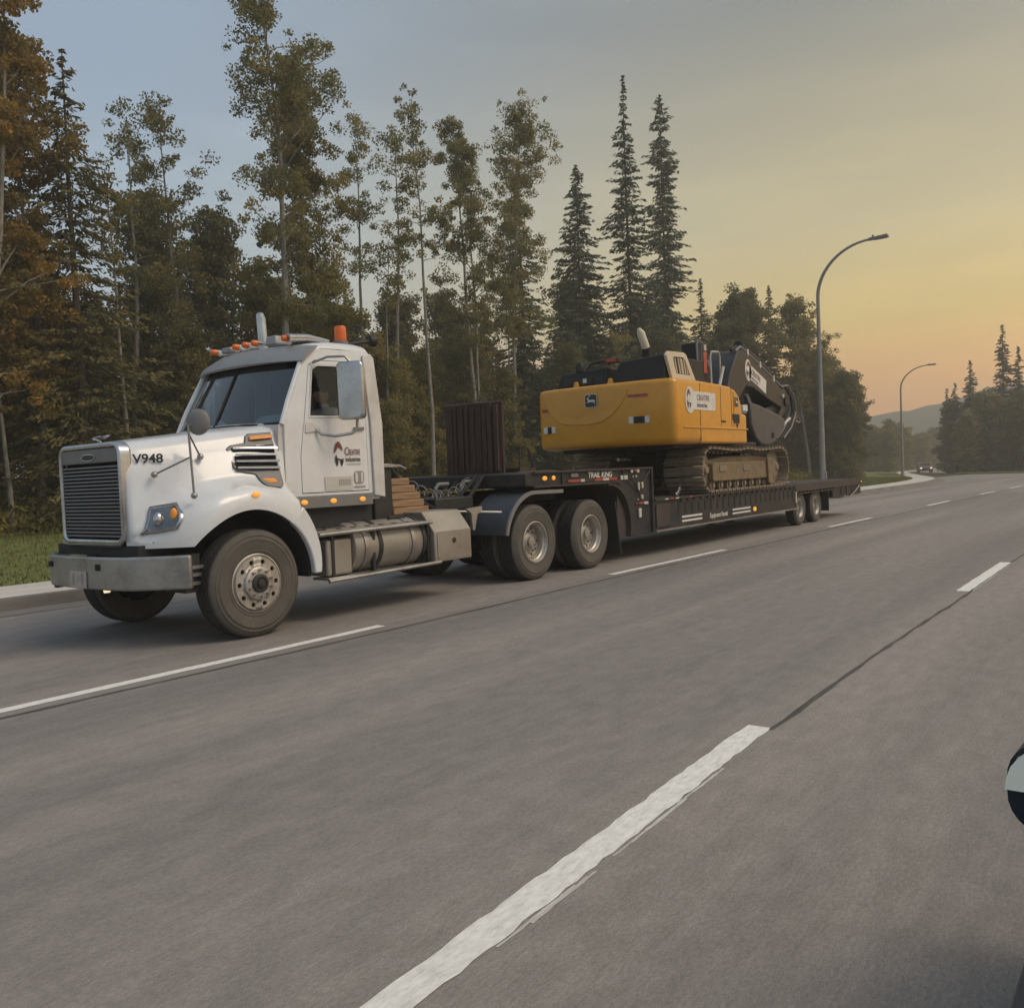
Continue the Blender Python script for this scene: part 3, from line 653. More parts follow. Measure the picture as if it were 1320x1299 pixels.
# pale vertical fairing at the rear corner
for sg in (-1, 1):
    cf = cab_side(sg); q5 = [(1.815,1.305),(1.985,1.275),(1.985,2.12),(1.965,2.88),(1.92,2.93),(1.79,2.90),(1.80,2.12)]; n5 = len(q5)
    MB().add([cf((x,0.003,z)) for x,z in q5]+[cf((x,0.030,z)) for x,z in q5], [(0,1,2,6),(2,3,4,5,6),(13,9,8,7),(13,12,11,10,9)]+[(i,(i+1)%n5,n5+(i+1)%n5,n5+i) for i in range(n5)]).build('cab_fairing', M['white_low'], cab, bevel=0.012, seg=3)
for sg in (-1, 1):
    D = shrink(DOOR, 0.008)
    o, i_ = match_ring(D, WIN)
    b = MB().ring(o, i_, 'y', 0.004, -0.05, cab_side(sg))
    dr = b.build('door', M['white'], T, smooth=30, bevel=0.006)
    # dark gap behind the door edge
    o, i_ = match_ring(DOOR, shrink(DOOR, 0.03)); MB().ring(o, i_, 'y', -0.012, -0.04, cab_side(sg)).build('door_seal', M['rubberblk'], dr)
    f = cab_side(sg)
    wo, wi = match_ring([(x+(x-1.33)*0.06, z+(z-2.47)*0.08) for x,z in WIN], WIN)
    MB().ring(wo, wi, 'y', 0.002, 0.009, f).build('window_frame', M['white_low'], dr)
    wo, wi = match_ring(WIN, shrink(WIN, 0.022)); MB().ring(wo, wi, 'y', -0.012, -0.004, f).build('window_seal', M['rubberblk'], dr)
    MB().add([f((x,-0.02,z)) for x,z in WIN], [tuple(range(len(WIN)))]).build('window', M['sideglass'] if sg < 0 else M['farglass'], dr, smooth=0)
    hd = MB().add([f((x,0.004+h,z)) for h in (0,0.02) for x,z in [(1.55,2.04),(1.70,2.045),(1.70,2.08),(1.55,2.075)]], [(0,1,2,3),(7,6,5,4)]+[(i,(i+1)%4,4+(i+1)%4,4+i) for i in range(4)])
    hd.build('handle', M['grey'], dr, bevel=0.005)
    # raised lower moulding of the mirror bracket
    MB().add([f((x,h,z)) for h in (0.004,0.016) for x,z in [(0.86,2.00),(1.08,2.03),(1.06,2.09),(0.90,2.13),(0.87,2.10)]], [(0,1,2,3,4),(9,8,7,6,5)]+[(i,(i+1)%5,5+(i+1)%5,5+i) for i in range(5)]).build('mirror_base', M['white_low'], dr, bevel=0.005)
    # sill below the door with three amber lamps
    MB().prism([(0.66,1.20),(1.80,1.20),(1.80,1.335),(0.66,1.335)], 'y', *sorted((sg*0.955, sg*0.985))).build('sill', M['grey'], T, bevel=0.01)
    for x in (0.80,1.20,1.63):
        MB().ball((x, sg*0.988, 1.268), (0.046,0.02,0.028)).build('marker_lamp', M['amberlit'], T)
    # door mirror on its looped arm
    yy = sg*1.24
    mr = MB().tube([(1.00,sg*0.975,2.05),(1.05,sg*1.02,1.99),(1.15,sg*1.12,1.965),(1.30,sg*1.22,1.99),(1.36,sg*1.24,2.04),(1.37,sg*1.24,2.14)],0.017).tube([(1.04,sg*0.93,2.76),(1.15,sg*1.05,2.82),(1.26,sg*1.2,2.82),(1.30,sg*1.24,2.76)],0.014).build('door_mirror', M['steel'], T)
    mb = MB().prism(rrect(-0.155,0.155,-0.315,0.315,0.06,5), 'x', -0.05, 0.05).build('mirror_housing', M['chrome'], mr, bevel=0.03, seg=3, loc=(1.30,yy,2.45))
    mb.rotation_euler = (0,0,-sg*R(24))
    MB().prism(rrect(-0.135,0.135,-0.29,0.29,0.04,4), 'x', 0.051, 0.054).build('mirror_face', M['mirror'], mb)
# lettering of the near door
f = cab_side(-1)
def door_poly(pts, m, name, lift=0.006):
    return MB().add([f((x,lift,z)) for x,z in pts], [tuple(range(len(pts)))]).build(name, m, T, smooth=0)
YD = -0.97-0.0095
def head_logo(parent, X, Y, Z, h, name='company_emblem'):
    """two facing pieces of a stylised head: dark red cap above, black below, in an oval"""
    cap = [(0.02,0.52),(0.04,0.72),(0.12,0.9),(0.24,1.0),(0.36,0.98),(0.48,0.84),(0.56,0.62),(0.44,0.70),(0.33,0.78),(0.22,0.74),(0.12,0.62)]
    low = [(0.14,0.50),(0.06,0.36),(0.08,0.18),(0.18,0.02),(0.24,0.12),(0.25,0.27),(0.36,0.27),(0.40,0.12),(0.46,0.02),(0.56,0.18),(0.58,0.34),(0.42,0.30),(0.34,0.33),(0.20,0.34)]
    for pts, mm_ in ((cap, M['txtred']), (low, M['txtblack'])):
        MB().add([(X+x*h*0.85, Y, Z+z*h) for x,z in pts], [tuple(range(len(pts)))]).build(name, mm_, parent, smooth=0)
head_logo(T, 1.245, YD, 1.635, 0.28)
side_text('C', 0.125, M['txtred'], T, 1.40, YD, 1.765, 'company_name', xscale=0.75)
side_text('REATIVE', 0.095, M['txtred'], T, 1.458, YD, 1.765, 'company_name', xscale=0.50)
side_text('industries', 0.075, M['txtblack'], T, 1.41, YD, 1.695, 'company_name', bold=0.0005, xscale=0.76)
MB().box(1.42,1.64,YD-0.001,YD,1.662,1.669).build('company_name_line', M['txtgrey'], T)
for k, (a, c) in enumerate([(1.10,1.50)]):
    MB().box(a,c,YD-0.001,YD,1.385,1.53).build('registration_panel', M['walk'], T)
    for q in range(6): MB().box(a+0.20+q*0.03,a+0.218+q*0.03,YD-0.002,YD-0.001,1.43,1.50).build('registration_mark', M['txtgrey'], T)
ds = MB().prism(rrect(1.53,1.675,1.445,1.585,0.035,5), 'y', YD-0.002, YD).build('door_decal', M['txtgrey'], T)
MB().prism(rrect(1.545,1.575,1.46,1.57,0.01,3), 'y', YD-0.003, YD-0.002).build('decal_bar', M['sign'], ds)
MB().prism(rrect(1.628,1.658,1.46,1.57,0.01,3), 'y', YD-0.003, YD-0.002).build('decal_bar', M['sign'], ds)
MB().box(1.52,1.69,YD-0.002,YD,1.400,1.418).build('decal_caption', M['txtgrey'], T)
# windscreen, visor
ws = []
for v in range(7):
    t = v/6; z = 2.105+t*0.72
    row = []
    for k in range(13):
        q = -1+2*k/12; w = (0.93-0.07*t)
        row.append((0.43+0.38*t+(0.16)*abs(q)**2.2, q*w, z))
    ws.append(row)
MB().loft(ws).build('windscreen', M['wind'], cab, smooth=60)
for sg in (-1, 1):
    MB().tube([(0.585,sg*0.945,2.09),(0.70,sg*0.925,2.35),(0.96,sg*0.875,2.84)],0.030,8).build('windscreen_pillar', M['white'], cab)
MB().tube([(r[0],r[1],r[2]) for r in ws[0]],0.014,6).build('windscreen_seal', M['rubberblk'], cab)
MB().tube([(0.425,0.0,2.11),(0.80,0.0,2.82)],0.013,6).build('windscreen_divider', M['rubberblk'], cab)
MB().loft([[(x-0.004,y*0.985,z) for x,y,z in ws[5]],[(x-0.004,y*0.985,z) for x,y,z in ws[6]]]).build('windscreen_tint_band', M['hole'], cab)
vs_ = []
for k in range(15):
    q = -1+2*k/14; back = 0.20*abs(q)**2.4
    vs_.append([(0.70+back,q*0.945,2.775+0.02*(1-abs(q))),(0.76+back,q*0.945,2.86+0.02*(1-abs(q))),(0.93+back*0.9,q*0.925,2.955+0.035*(1-q*q)),(0.96+back*0.9,q*0.92,2.95+0.03*(1-q*q)),(0.80+back,q*0.94,2.84),(0.72+back,q*0.94,2.77)])
MB().loft(vs_, closed=True, caps=True).build('sun_visor', M['visor'], T, smooth=40)
# roof furniture
for y in (-0.58,-0.05,0.12,0.30,0.72):
    z = 3.005+0.03*(1-y*y)
    rl = MB().lathe([(0,-0.07),(0.022,-0.066),(0.034,-0.05),(0.037,0.0)], (1.0,y,z+0.035), 'x', 16).build('roof_marker_lamp', M['orange'], T)
    MB().lathe([(0.039,0.0),(0.037,0.05),(0.026,0.12),(0.010,0.17)], (1.0,y,z+0.035), 'x', 16).build('lamp_body', M['chrome'], rl)
MB().hexa([(1.0,-0.38,3.02),(1.25,-0.38,3.04),(1.25,-0.18,3.04),(1.0,-0.18,3.02),(1.02,-0.36,3.13),(1.22,-0.36,3.13),(1.22,-0.20,3.13),(1.02,-0.20,3.13)]).build('roof_antenna_box', M['visor'], T, bevel=0.02)
MB().tube([(0.98,-0.62,3.06),(1.25,-0.62,3.09),(1.55,-0.62,3.07)],[0.05,0.04,0.03],10).build('air_horn', M['chrome'], T)
MB().box(0.98,1.12,0.42,0.60,3.02,3.09).build('roof_antenna_box', M['visor'], T, bevel=0.02)
bc = MB().lathe([(0.068,3.09),(0.070,3.10),(0.068,3.255),(0.06,3.275),(0,3.28)], (1.78,-0.58,0), 'z', 24).build('beacon', M['orange'], T)
MB().lathe([(0,3.02),(0.085,3.02),(0.088,3.10),(0.07,3.105)], (1.78,-0.58,0), 'z', 24).build('beacon_base', M['grey'], bc)
MB().box(1.55,1.95,-0.70,-0.45,2.96,2.985).build('beacon_mount', M['black'], bc)
wl = MB().tube([(1.80,-0.55,3.06),(2.15,-0.52,3.13),(2.30,-0.52,3.16)],0.02,8).build('work_lamp', M['black'], T)
MB().lathe([(0,-0.04),(0.055,-0.04),(0.075,0.04),(0,0.045)], (2.33,-0.52,3.17), 'x', 18).build('lamp_body', M['black'], wl)
ex = MB().tube([(2.03,1.12,1.1),(2.03,1.12,2.4)],0.09,16).tube([(2.03,1.12,2.4),(1.97,1.12,3.62),(1.955,1.12,3.68),(1.95,1.12,3.70)],[0.062,0.062,0.05,0.02],14).build('exhaust_stack', M['chrome'], T)
# interior
MB().box(0.62,0.98,-0.88,0.88,1.36,2.06).build('dashboard', M['dark'], cab, bevel=0.05)
for y in (-0.48, 0.48):
    st = MB().box(1.25,1.76,y-0.25,y+0.25,1.60,1.78).build('seat', M['grey'], cab, bevel=0.05)
    MB().hexa([(1.68,y-0.24,1.75),(1.80,y-0.24,1.75),(1.80,y+0.24,1.75),(1.68,y+0.24,1.75),(1.74,y-0.2,2.42),(1.84,y-0.2,2.42),(1.84,y+0.2,2.42),(1.74,y+0.2,2.42)]).build('seat_back', M['grey'], st, bevel=0.04)
MB().tube([(1.02+0.09*math.sin(2*math.pi*i/24), -0.48+0.21*math.cos(2*math.pi*i/24), 2.06+0.19*math.sin(2*math.pi*i/24)) for i in range(24)],0.016,8,closed=True).build('steering_wheel', M['dark'], cab)
MB().box(1.86,1.89,-0.86,0.86,1.34,2.84).build('cab_rear_lining', M['dark'], cab)
MB().box(1.0,1.88,-0.84,0.84,2.80,2.83).build('headliner', M['dark'], cab)
for sg in (-1,1): MB().box(0.90,1.76,*sorted((sg*0.885,sg*0.905)),1.36,2.16).build('door_lining', M['dark'], cab)
# under the cab, deck and tanks -----------------------------------
MB().box(0.68,1.85,-0.90,0.90,0.98,1.215).build('cab_underside', M['dark'], T)
MB().box(1.99,2.30,-0.80,0.80,0.98,1.62).build('bulkhead_box', M['black'], T, bevel=0.02)
MB().box(1.98,2.36,-0.84,-0.40,1.62,1.645).build('bulkhead_shelf', M['steel'], T)
MB().box(2.3,4.0,-0.62,0.62,1.0,1.03).build('deck_plate', M['trailer'], T)
tk = MB().lathe([(0,1.32),(0.22,1.325),(0.27,1.35),(0.28,1.38),(0.28,2.46),(0.27,2.49),(0.22,2.515),(0,2.52)], (0,-0.88,0.735), 'x', 36).build('fuel_tank', M['grime'], T, smooth=30)
for x in (1.50,1.72,2.25,2.44):
    MB().lathe([(0.283,x-0.028),(0.292,x-0.028),(0.292,x+0.028),(0.283,x+0.028)], (0,-0.88,0.735), 'x', 36, close=True).build('tank_strap', M['steel' if x in (1.50,2.25) else 'black'], tk)
MB().lathe([(0,-0.02),(0.05,-0.02),(0.05,0.03),(0,0.03)], (1.02,-1.06,0.95), 'y', 16).build('filler_cap', M['black'], tk)
db = MB().box(0.94,1.30,-1.14,-0.62,0.47,0.86).build('battery_box', M['grime'], T, bevel=0.03, seg=3)
tp = MB().box(0.80,2.50,-1.16,-0.60,0.945,0.965).build('upper_step', M['steel'], T)
MB().tube([(0.80,-1.19,0.925),(2.54,-1.19,0.945)],0.024,8).build('step_rail', M['steel'], tp)
for k in range(7):
    MB().box(0.95+0.21*k,1.08+0.21*k,-1.14,-0.66,0.966,0.975).build('step_tread', M['grime'], tp)
MB().tube([(2.05,-0.95,0.975),(2.06,-0.95,1.03),(2.30,-0.95,1.03),(2.31,-0.95,0.975)],0.018,8).build('grab_bar', M['black'], tp)
lp = MB().box(0.90,2.66,-1.20,-0.94,0.435,0.46).build('lower_step', M['steel'], T, bevel=0.006)
MB().tube([(0.90,-1.205,0.43),(2.66,-1.205,0.455)],0.022,8).build('step_rail', M['steel'], lp)
for x in (1.0,1.6,2.5): MB().box(x,x+0.04,-1.15,-1.10,0.46,0.93).build('step_hanger', M['black'], lp)
tb = MB().prism([(-1.215,0.455),(-1.215,0.82),(-1.02,1.065),(-0.55,1.065),(-0.55,0.455)], 'x', 2.55, 3.235).build('tool_box', M['grime'], T, bevel=0.012)
MB().prism(rrect(2.60,3.19,0.49,0.79,0.02,3), 'y', -1.222, -1.214).build('tool_box_door', M['grime'], tb)
MB().lathe([(0,-1.235),(0.028,-1.235),(0.034,-1.222),(0.034,-1.21)], (2.90,0,0.70), 'y', 14).build('lock', M['black'], tb)
bk = MB().prism([(3.30,1.06),(3.62,1.08),(3.62,1.02),(3.52,0.98),(3.46,0.78),(3.42,0.78),(3.40,1.0)], 'y', -1.10, -1.06).build('fender_bracket', M['steel'], T)
MB().tube([(3.3,-0.7,1.03),(3.92,-1.18,0.98)],0.018,8).build('bracket_rod', M['steel'], bk)
# quarter fender over the first drive wheel
a_ = arc(4.62,0.525,0.70,168,92,14)+[(5.30,1.215)]
c_ = [(5.30,1.195)]+arc(4.62,0.525,0.68,92,168,14)
qf = MB().prism(a_+c_, 'y', -1.24, -0.60).build('quarter_fender', M['navy'], T, smooth=50)
MB().prism(arc(4.62,0.525,0.715,168,92,14)+[(5.30,1.232)]+[(5.30,1.180)]+arc(4.62,0.525,0.665,92,168,14), 'y', -1.255, -1.225).build('fender_edge', M['grey'], qf, smooth=50)
MB().prism(a_+c_, 'y', 0.60, 1.24).build('quarter_fender', M['navy'], T, smooth=50)
for sg in (-1,1):
    MB().hexa([(6.93,sg*1.22,0.14),(6.96,sg*1.22,0.14),(6.96,sg*0.62,0.14),(6.93,sg*0.62,0.14),(6.80,sg*1.22,0.98),(6.83,sg*1.22,0.98),(6.83,sg*0.62,0.98),(6.80,sg*0.62,0.98)]).build('mud_flap', M['rubberblk'], T)
MB().prism([(5.0,1.05),(6.3,1.05),(6.2,1.24),(5.1,1.24)], 'y', -0.45, 0.45).build('fifth_wheel', M['black'], T)
# air and power lines from the cab to the trailer
hs = []
hg = M['rubberblk']
for k, (y, z, sag, r) in enumerate([(-0.10,1.55,0.42,0.022),(0.05,1.58,0.36,0.02),(0.22,1.5,0.30,0.018)]):
    pts = [(2.35+2.15*t, y+0.1*math.sin(6*t), z-0.12*t-sag*1.15*4*t*(1-t)) for t in [i/18 for i in range(19)]]
    MB().tube(pts, r, 8).build('air_line', hg, T)
for k, (y0, sg_, r) in enumerate(((-0.62,0.50,0.026),(-0.56,0.62,0.022),(-0.50,0.40,0.024))):
    MB().tube([(2.45+1.95*t, y0+0.12*t, 1.62-0.15*t-sg_*4*t*(1-t)*(0.9+0.2*t)) for t in [i/18 for i in range(19)]], r, 8).build('air_line', hg, T)
MB().box(3.28,4.05,-0.60,0.60,1.03,1.20).build('frame_cover', M['black'], T, bevel=0.02)
co = [(2.95+1.15*t, -0.48+0.055*math.cos(t*46), 1.40-0.16*math.sin(t*math.pi)+0.055*math.sin(t*46)) for t in [i/170 for i in range(171)]]
MB().tube(co, 0.010, 6).build('coiled_cable', M['grey'], T)
MB().tube([(2.3,-0.35,1.60),(2.6,-0.32,1.66),(2.95,-0.3,1.64),(3.05,-0.3,1.60)],0.022,8).build('line_support', M['steel'], T)
for x, hh in ((3.62,1.38),(4.15,1.40)):
    MB().tube([(x,-0.3,1.03),(x,-0.3,hh-0.06),(x+0.06,-0.3,hh),(x+0.26,-0.3,hh)],0.026,8).build('grab_hoop', M['grey'], T)
MB().tube([(2.55,-0.45,1.10),(2.7,-0.5,1.17),(2.9,-0.45,1.12),(3.1,-0.5,1.06)],0.03,8).build('air_hose', hg, T)

# timber blocking stacked behind the cab: each timber its own thing
rt = random.Random(5)
lab = ['lowest','second lowest','middle','second highest','topmost']
tx = 0
for row in range(5):
    L_ = 0.64-0.06*row
    o = MB().box(0,L_,-0.10,0.10,0,0.088).build('timber', M['wood'], None, bevel=0.012)
    o.location = (5.276+2.38+rt.uniform(-0.02,0.02), 8.3465-0.62+0.02*row, 1.035+row*0.0905); o.rotation_euler.z = R(rt.uniform(-1.5,1.5))
    tag(o, f'{lab[row]} brown timber of the near stack lying behind the cab', 'timber', 'timbers stacked behind the white cab')
    o = MB().box(0,0.60-0.06*row,-0.10,0.10,0,0.088).build('timber', M['wood'], None, bevel=0.012)
    o.location = (5.276+2.40+rt.uniform(-0.02,0.03), 8.3465-0.38+0.02*row, 1.035+row*0.0905); o.rotation_euler.z = R(rt.uniform(-1.5,1.5))
    tag(o, f'{lab[row]} brown timber of the far stack lying behind the cab', 'timber', 'timbers stacked behind the white cab')
# papers on the dashboard
o = MB().add([(0,0,0),(0.22,0,0.02),(0.24,0.32,0.03),(0.02,0.30,0.05),(0.1,0.15,0.15)],[(0,1,4),(1,2,4),(2,3,4),(3,0,4)]).build('paper', mat('crumpled_paper',(0.5,0.55,0.53),0.8), None, smooth=0)
o.location = (5.276+0.64, 8.3465+0.18, 2.075); tag(o, 'crumpled pale paper on the dashboard at the middle of the windscreen', 'paper')
o = MB().box(0,0.24,0,0.40,0,0.02).build('paper', mat('pale_folder',(0.42,0.50,0.52),0.7), None); o.location = (5.276+0.66, 8.3465-0.68, 2.065); o.rotation_euler = (0,R(-38),0)
tag(o, 'flat pale blue folder on the dashboard in front of the driver', 'paper')

# driver: one skinned body, seated, arms to the wheel
def skin_body(name, joints, edges, radii, m, root):
    me = bpy.data.meshes.new(name); me.from_pydata(joints, edges, [])
    o = bpy.data.objects.new(name, me); COL.objects.link(o)
    o.modifiers.new('k','SKIN'); sb = o.modifiers.new('s','SUBSURF'); sb.levels = 2; sb.render_levels = 2
    if not me.skin_vertices: me.skin_vertices.new()
    for v, r in zip(me.skin_vertices[0].data, radii):
        v.radius = r if isinstance(r, tuple) else (r, r)
    me.skin_vertices[0].data[root].use_root = True
    me.materials.append(m)
    return o
dp = empty('person', (5.276+1.58, 8.3465-0.48, 1.78), 'driver in grey shirt and dark cap seated at the wheel of the white truck', 'person')
J = [(0,0,0.02),(0.04,0,0.25),(0.03,0,0.44),(0.0,0,0.55),(-0.02,0,0.62),
     (0.02,-0.19,0.47),(-0.10,-0.25,0.22),(-0.30,-0.16,0.26),(0.02,0.19,0.47),(-0.10,0.25,0.22),(-0.30,0.16,0.26),
     (-0.40,-0.10,0.02),(-0.46,-0.10,-0.40),(-0.40,0.10,0.02),(-0.46,0.10,-0.40),(-0.38,-0.14,0.28),(-0.38,0.14,0.28)]
E_ = [(0,1),(1,2),(2,3),(3,4),(2,5),(5,6),(6,7),(2,8),(8,9),(9,10),(0,11),(11,12),(0,13),(13,14),(7,15),(10,16)]
RD = [(0.15,0.12),(0.16,0.12),(0.15,0.11),0.06,0.06,0.075,0.055,0.042,0.075,0.055,0.042,0.085,0.06,0.085,0.06,0.035,0.035]
bd = skin_body('body', J, E_, RD, mat('grey_shirt',(0.46,0.46,0.47),0.85), 0); bd.parent = dp
hd = MB().ball((-0.045,0,0.71), (0.098,0.075,0.12), 20, 14).ball((-0.145,0,0.70),(0.02,0.014,0.022),8,6).ball((-0.035,-0.078,0.705),(0.02,0.012,0.03),8,6).ball((-0.035,0.078,0.705),(0.02,0.012,0.03),8,6)
hd.build('head', mat('skin',(0.45,0.28,0.20),0.6), dp)
MB().ball((-0.035,0,0.755), (0.108,0.086,0.095), 20, 12).hexa([(-0.24,-0.06,0.745),(-0.12,-0.075,0.75),(-0.12,0.075,0.75),(-0.24,0.06,0.745),(-0.24,-0.06,0.752),(-0.12,-0.075,0.765),(-0.12,0.075,0.765),(-0.24,0.06,0.752)]).build('cap', mat('dark_cap',(0.03,0.03,0.035),0.8), dp)
for sg in (-1,1):
    for k in range(5):
        a = -0.03+0.015*k
        MB().tube([(-0.40,sg*0.14+a*0.5,0.29+a),(-0.425,sg*0.155+a*0.4,0.285+a),(-0.42,sg*0.18+a*0.3,0.275+a)],[0.010,0.009,0.007],6).build('finger', bpy.data.materials['skin'], dp)

# ================================================================ LOWBED TRAILER
TR = empty('lowbed_trailer', (5.276+12, 8.3465, 0), 'long black gooseneck lowbed trailer with lettered neck, carrying the yellow excavator', 'trailer')
neck = [(4.43,1.30),(4.43,1.475),(4.7,1.50),(8.0,1.50),(8.0,0.385),(7.28,0.385)]+arc(6.62,0.60,0.66,0,90,8)[1:]+[(5.2,1.27)]
gn = MB().prism(neck, 'y', -1.22, 1.22).build('gooseneck', M['trailer'], TR, bevel=0.012)
NY = -1.225
MB().box(4.6,8.02,-1.262,-1.222,1.475,1.505).build('top_rail', M['trailerbrown'], gn)
MB().box(7.97,8.02,-1.262,-1.222,0.40,1.475).build('corner_post', M['trailer'], gn)
MB().box(4.6,7.0,-1.252,-1.222,1.275,1.30).build('lower_rail', M['trailerbrown'], gn)
for x in (5.30,7.05): MB().box(x,x+0.03,-1.245,-1.222,1.30,1.475).build('neck_rib', M['trailer'], gn)
MB().tube([(7.5,-1.24,1.10),(7.95,-1.24,1.45)],0.012,6).build('diagonal_brace', M['trailerbrown'], gn)
pth = arc(6.62,0.60,0.675,-18,92,12)
MB().prism(pth+arc(6.62,0.60,0.645,92,-18,12), 'y', -1.24, -0.70).build('curved_mud_guard', M['trailerbrown'], gn)
MB().prism([(6.95,0.40),(7.30,0.385),(7.30,0.7),(6.98,1.08)], 'y', -1.16, -1.12).build('mud_flap', M['trailerbrown'], gn)
for x, w, mm in ((4.88,0.07,'amberlit'),(5.10,0.05,'amberlit')):
    MB().ball((x,NY-0.005,1.40),(w*0.8,0.02,0.034)).build('marker_lamp', M[mm], gn)
for x, w, mm in ((5.48,0.32,'red'),(5.82,0.11,'reflw'),(5.95,0.24,'trailerbrown'),(6.21,0.24,'red'),(6.46,0.18,'reflw'),(6.66,0.22,'red')):
    MB().box(x,x+w,NY-0.004,NY,1.322,1.362).build('reflective_tape', M[mm], gn)
MB().box(6.98,7.20,NY-0.02,NY,1.315,1.385).build('plate', M['reflw'], gn, bevel=0.005)
MB().box(5.55,5.75,NY-0.01,NY,1.395,1.455).build('plate', M['grey'], gn, bevel=0.005)
side_text('TRAIL KING', 0.118, M['txtwhite'], gn, 6.02, NY-0.006, 1.375, 'maker_lettering', bold=0.003, xscale=1.12, shear=0.12)
rt = random.Random(12)
for (x,z,w,h,mm) in [(7.30,1.42,0.06,0.05,'reflw'),(7.40,1.44,0.09,0.04,'red'),(7.50,1.42,0.07,0.06,'reflw'),(7.36,1.34,0.03,0.03,'reflw'),(7.46,1.34,0.03,0.04,'reflw'),(7.52,1.13,0.05,0.13,'reflw'),(7.64,1.16,0.05,0.10,'cream'),(7.62,0.98,0.06,0.07,'reflw'),(7.50,0.95,0.04,0.04,'reflw'),(7.44,0.90,0.22,0.03,'red'),(7.70,0.885,0.14,0.045,'reflw'),(7.52,0.68,0.08,0.15,'reflw')]:
    MB().box(x,x+w,NY-0.03,NY-0.001,z,z+h).build('air_fitting', M[mm], gn, bevel=0.006)
MB().tube([(7.25,NY-0.02,1.40),(7.20,NY-0.04,1.34),(7.28,NY-0.04,1.30),(7.45,NY-0.03,1.20),(7.55,NY-0.03,1.02),(7.48,NY-0.03,0.90)],0.012,6).build('air_hose', M['rubberblk'], gn)
# rusty headboard and rack on the neck
hb = MB().box(4.70,4.78,-0.60,0.42,1.50,2.50).build('headboard', M['rust'], TR)
rt = random.Random(31)
for k in range(9): MB().box(4.665+rt.uniform(0,0.02),4.70,-0.57+k*0.108+rt.uniform(-0.02,0.02),-0.52+k*0.108+rt.uniform(-0.015,0.02),1.50+rt.uniform(0,0.06),2.50+rt.uniform(-0.03,0.03)).build('headboard_rib', M['rust'], hb)
MB().tube([(4.74,-0.62,1.45),(4.74,-0.62,2.48)],0.025,8).build('headboard_post', M['rust'], hb)
MB().tube([(4.74,-0.64,2.51),(4.74,0.44,2.52)],0.03,8).build('headboard_cap', M['rust'], hb)
rk = MB().box(4.95,5.35,-0.75,-0.40,1.50,1.56).build('chain_rack', M['rust'], TR)
MB().tube([(5.0,-0.72,1.55),(5.06,-0.68,1.86),(5.26,-0.68,1.86),(5.32,-0.72,1.55)],0.014,6).build('rack_hoop', M['black'], rk)
MB().box(4.62,5.2,-1.20,-0.95,1.44,1.51).build('neck_tool_tray', M['grime'], TR)
# main deck
dk = MB().box(8.02,15.0,-1.26,1.26,0.86,0.955).build('deck', M['trailerbrown'], TR)
sb = MB().box(8.02,14.98,-1.262,-1.22,0.42,0.93).build('side_beam', M['trailer'], TR, bevel=0.006)
MB().box(8.02,14.98,1.22,1.262,0.42,0.93).build('side_beam', M['trailer'], TR)
MB().box(8.02,14.98,-1.30,-1.20,0.40,0.425).build('lower_flange', M['steel'], sb)
MB().box(8.02,14.98,-1.30,-1.24,0.925,0.955).build('rub_rail', M['trailerbrown'], sb)
MB().box(8.05,8.55,-1.29,-1.262,0.47,0.86).build('pocket_cover', M['trailerbrown'], sb, bevel=0.01)
kh = MB().prism([(-0.03,0.0),(0.03,0.0),(0.036,0.06),(0.022,0.12),(0.022,0.20),(-0.022,0.20),(-0.022,0.12),(-0.036,0.06)], 'y', -0.004, 0.0).mesh('deck_slot', M['hole'])
for k in range(22): inst('deck_slot', kh, sb, (8.92+k*0.275,-1.2625,0.66))
for k in range(22):
    MB().box(8.99+k*0.275,9.12+k*0.275,-1.292,-1.262,0.885,0.91).build('chain_lug', M['trailerbrown'], sb)
for (a, c) in ((9.05,9.88),(11.28,12.20)):
    for z in (0.50,0.575): MB().box(a,c,-1.2655,-1.2625,z,z+0.035).build('stripe', M['txtwhite'], sb)
side_text('Equipment Rental', 0.125, M['txtwhite'], sb, 10.22, -1.265, 0.50, 'company_lettering', bold=0.002, xscale=0.92)
MB().ball((12.40,-1.275,0.545),(0.07,0.03,0.05)).build('marker_lamp', M['amberlit'], sb)
for (x,mm) in ((8.35,'reflw'),(8.75,'reflw'),(9.3,'red'),(8.55,'red')):
    MB().box(x,x+0.13,-1.303,-1.30,0.93,0.952).build('reflective_tape', M[mm], sb)
MB().box(14.86,14.92,-1.285,-1.262,0.55,0.80).build('reflective_tape', M['reflw'], sb)
# rear deck over the wheels
rd = MB().box(14.9,20.2,-1.26,1.26,0.84,0.955).build('rear_deck', M['trailerbrown'], TR)
MB().box(14.9,20.2,-1.275,-1.235,0.80,0.97).build('rear_rub_rail', M['trailerbrown'], rd)
MB().box(14.9,18.0,-1.26,-1.20,0.735,0.76).build('wheel_cover_lip', M['rust'], rd)
for k in range(12): MB().box(15.0+k*0.25,15.06+k*0.25,-1.27,-1.22,0.76,0.80).build('rail_spacer', M['trailer'], rd)
MB().prism([(17.7,0.55),(18.2,0.50),(20.2,0.55),(20.2,0.84),(17.7,0.84)], 'y', -1.24, 1.24).build('rear_frame', M['trailer'], rd, bevel=0.01)
for x in (18.4,18.85,19.3): MB().box(x,x+0.08,-1.262,-1.24,0.60,0.83).build('frame_rib', M['trailerbrown'], rd)
MB().box(20.06,20.20,-1.285,-1.235,0.80,0.96).build('rear_lamp_box', M['rust'], rd, bevel=0.008)
MB().ball((20.10,-1.287,0.88),(0.03,0.015,0.026)).build('marker_lamp', M['amberlit'], rd)
MB().tube([(18.5,-1.27,0.55),(19.0,-1.29,0.50),(19.5,-1.28,0.62),(20.0,-1.27,0.78)],0.014,6).build('chain_end', M['steel'], rd)
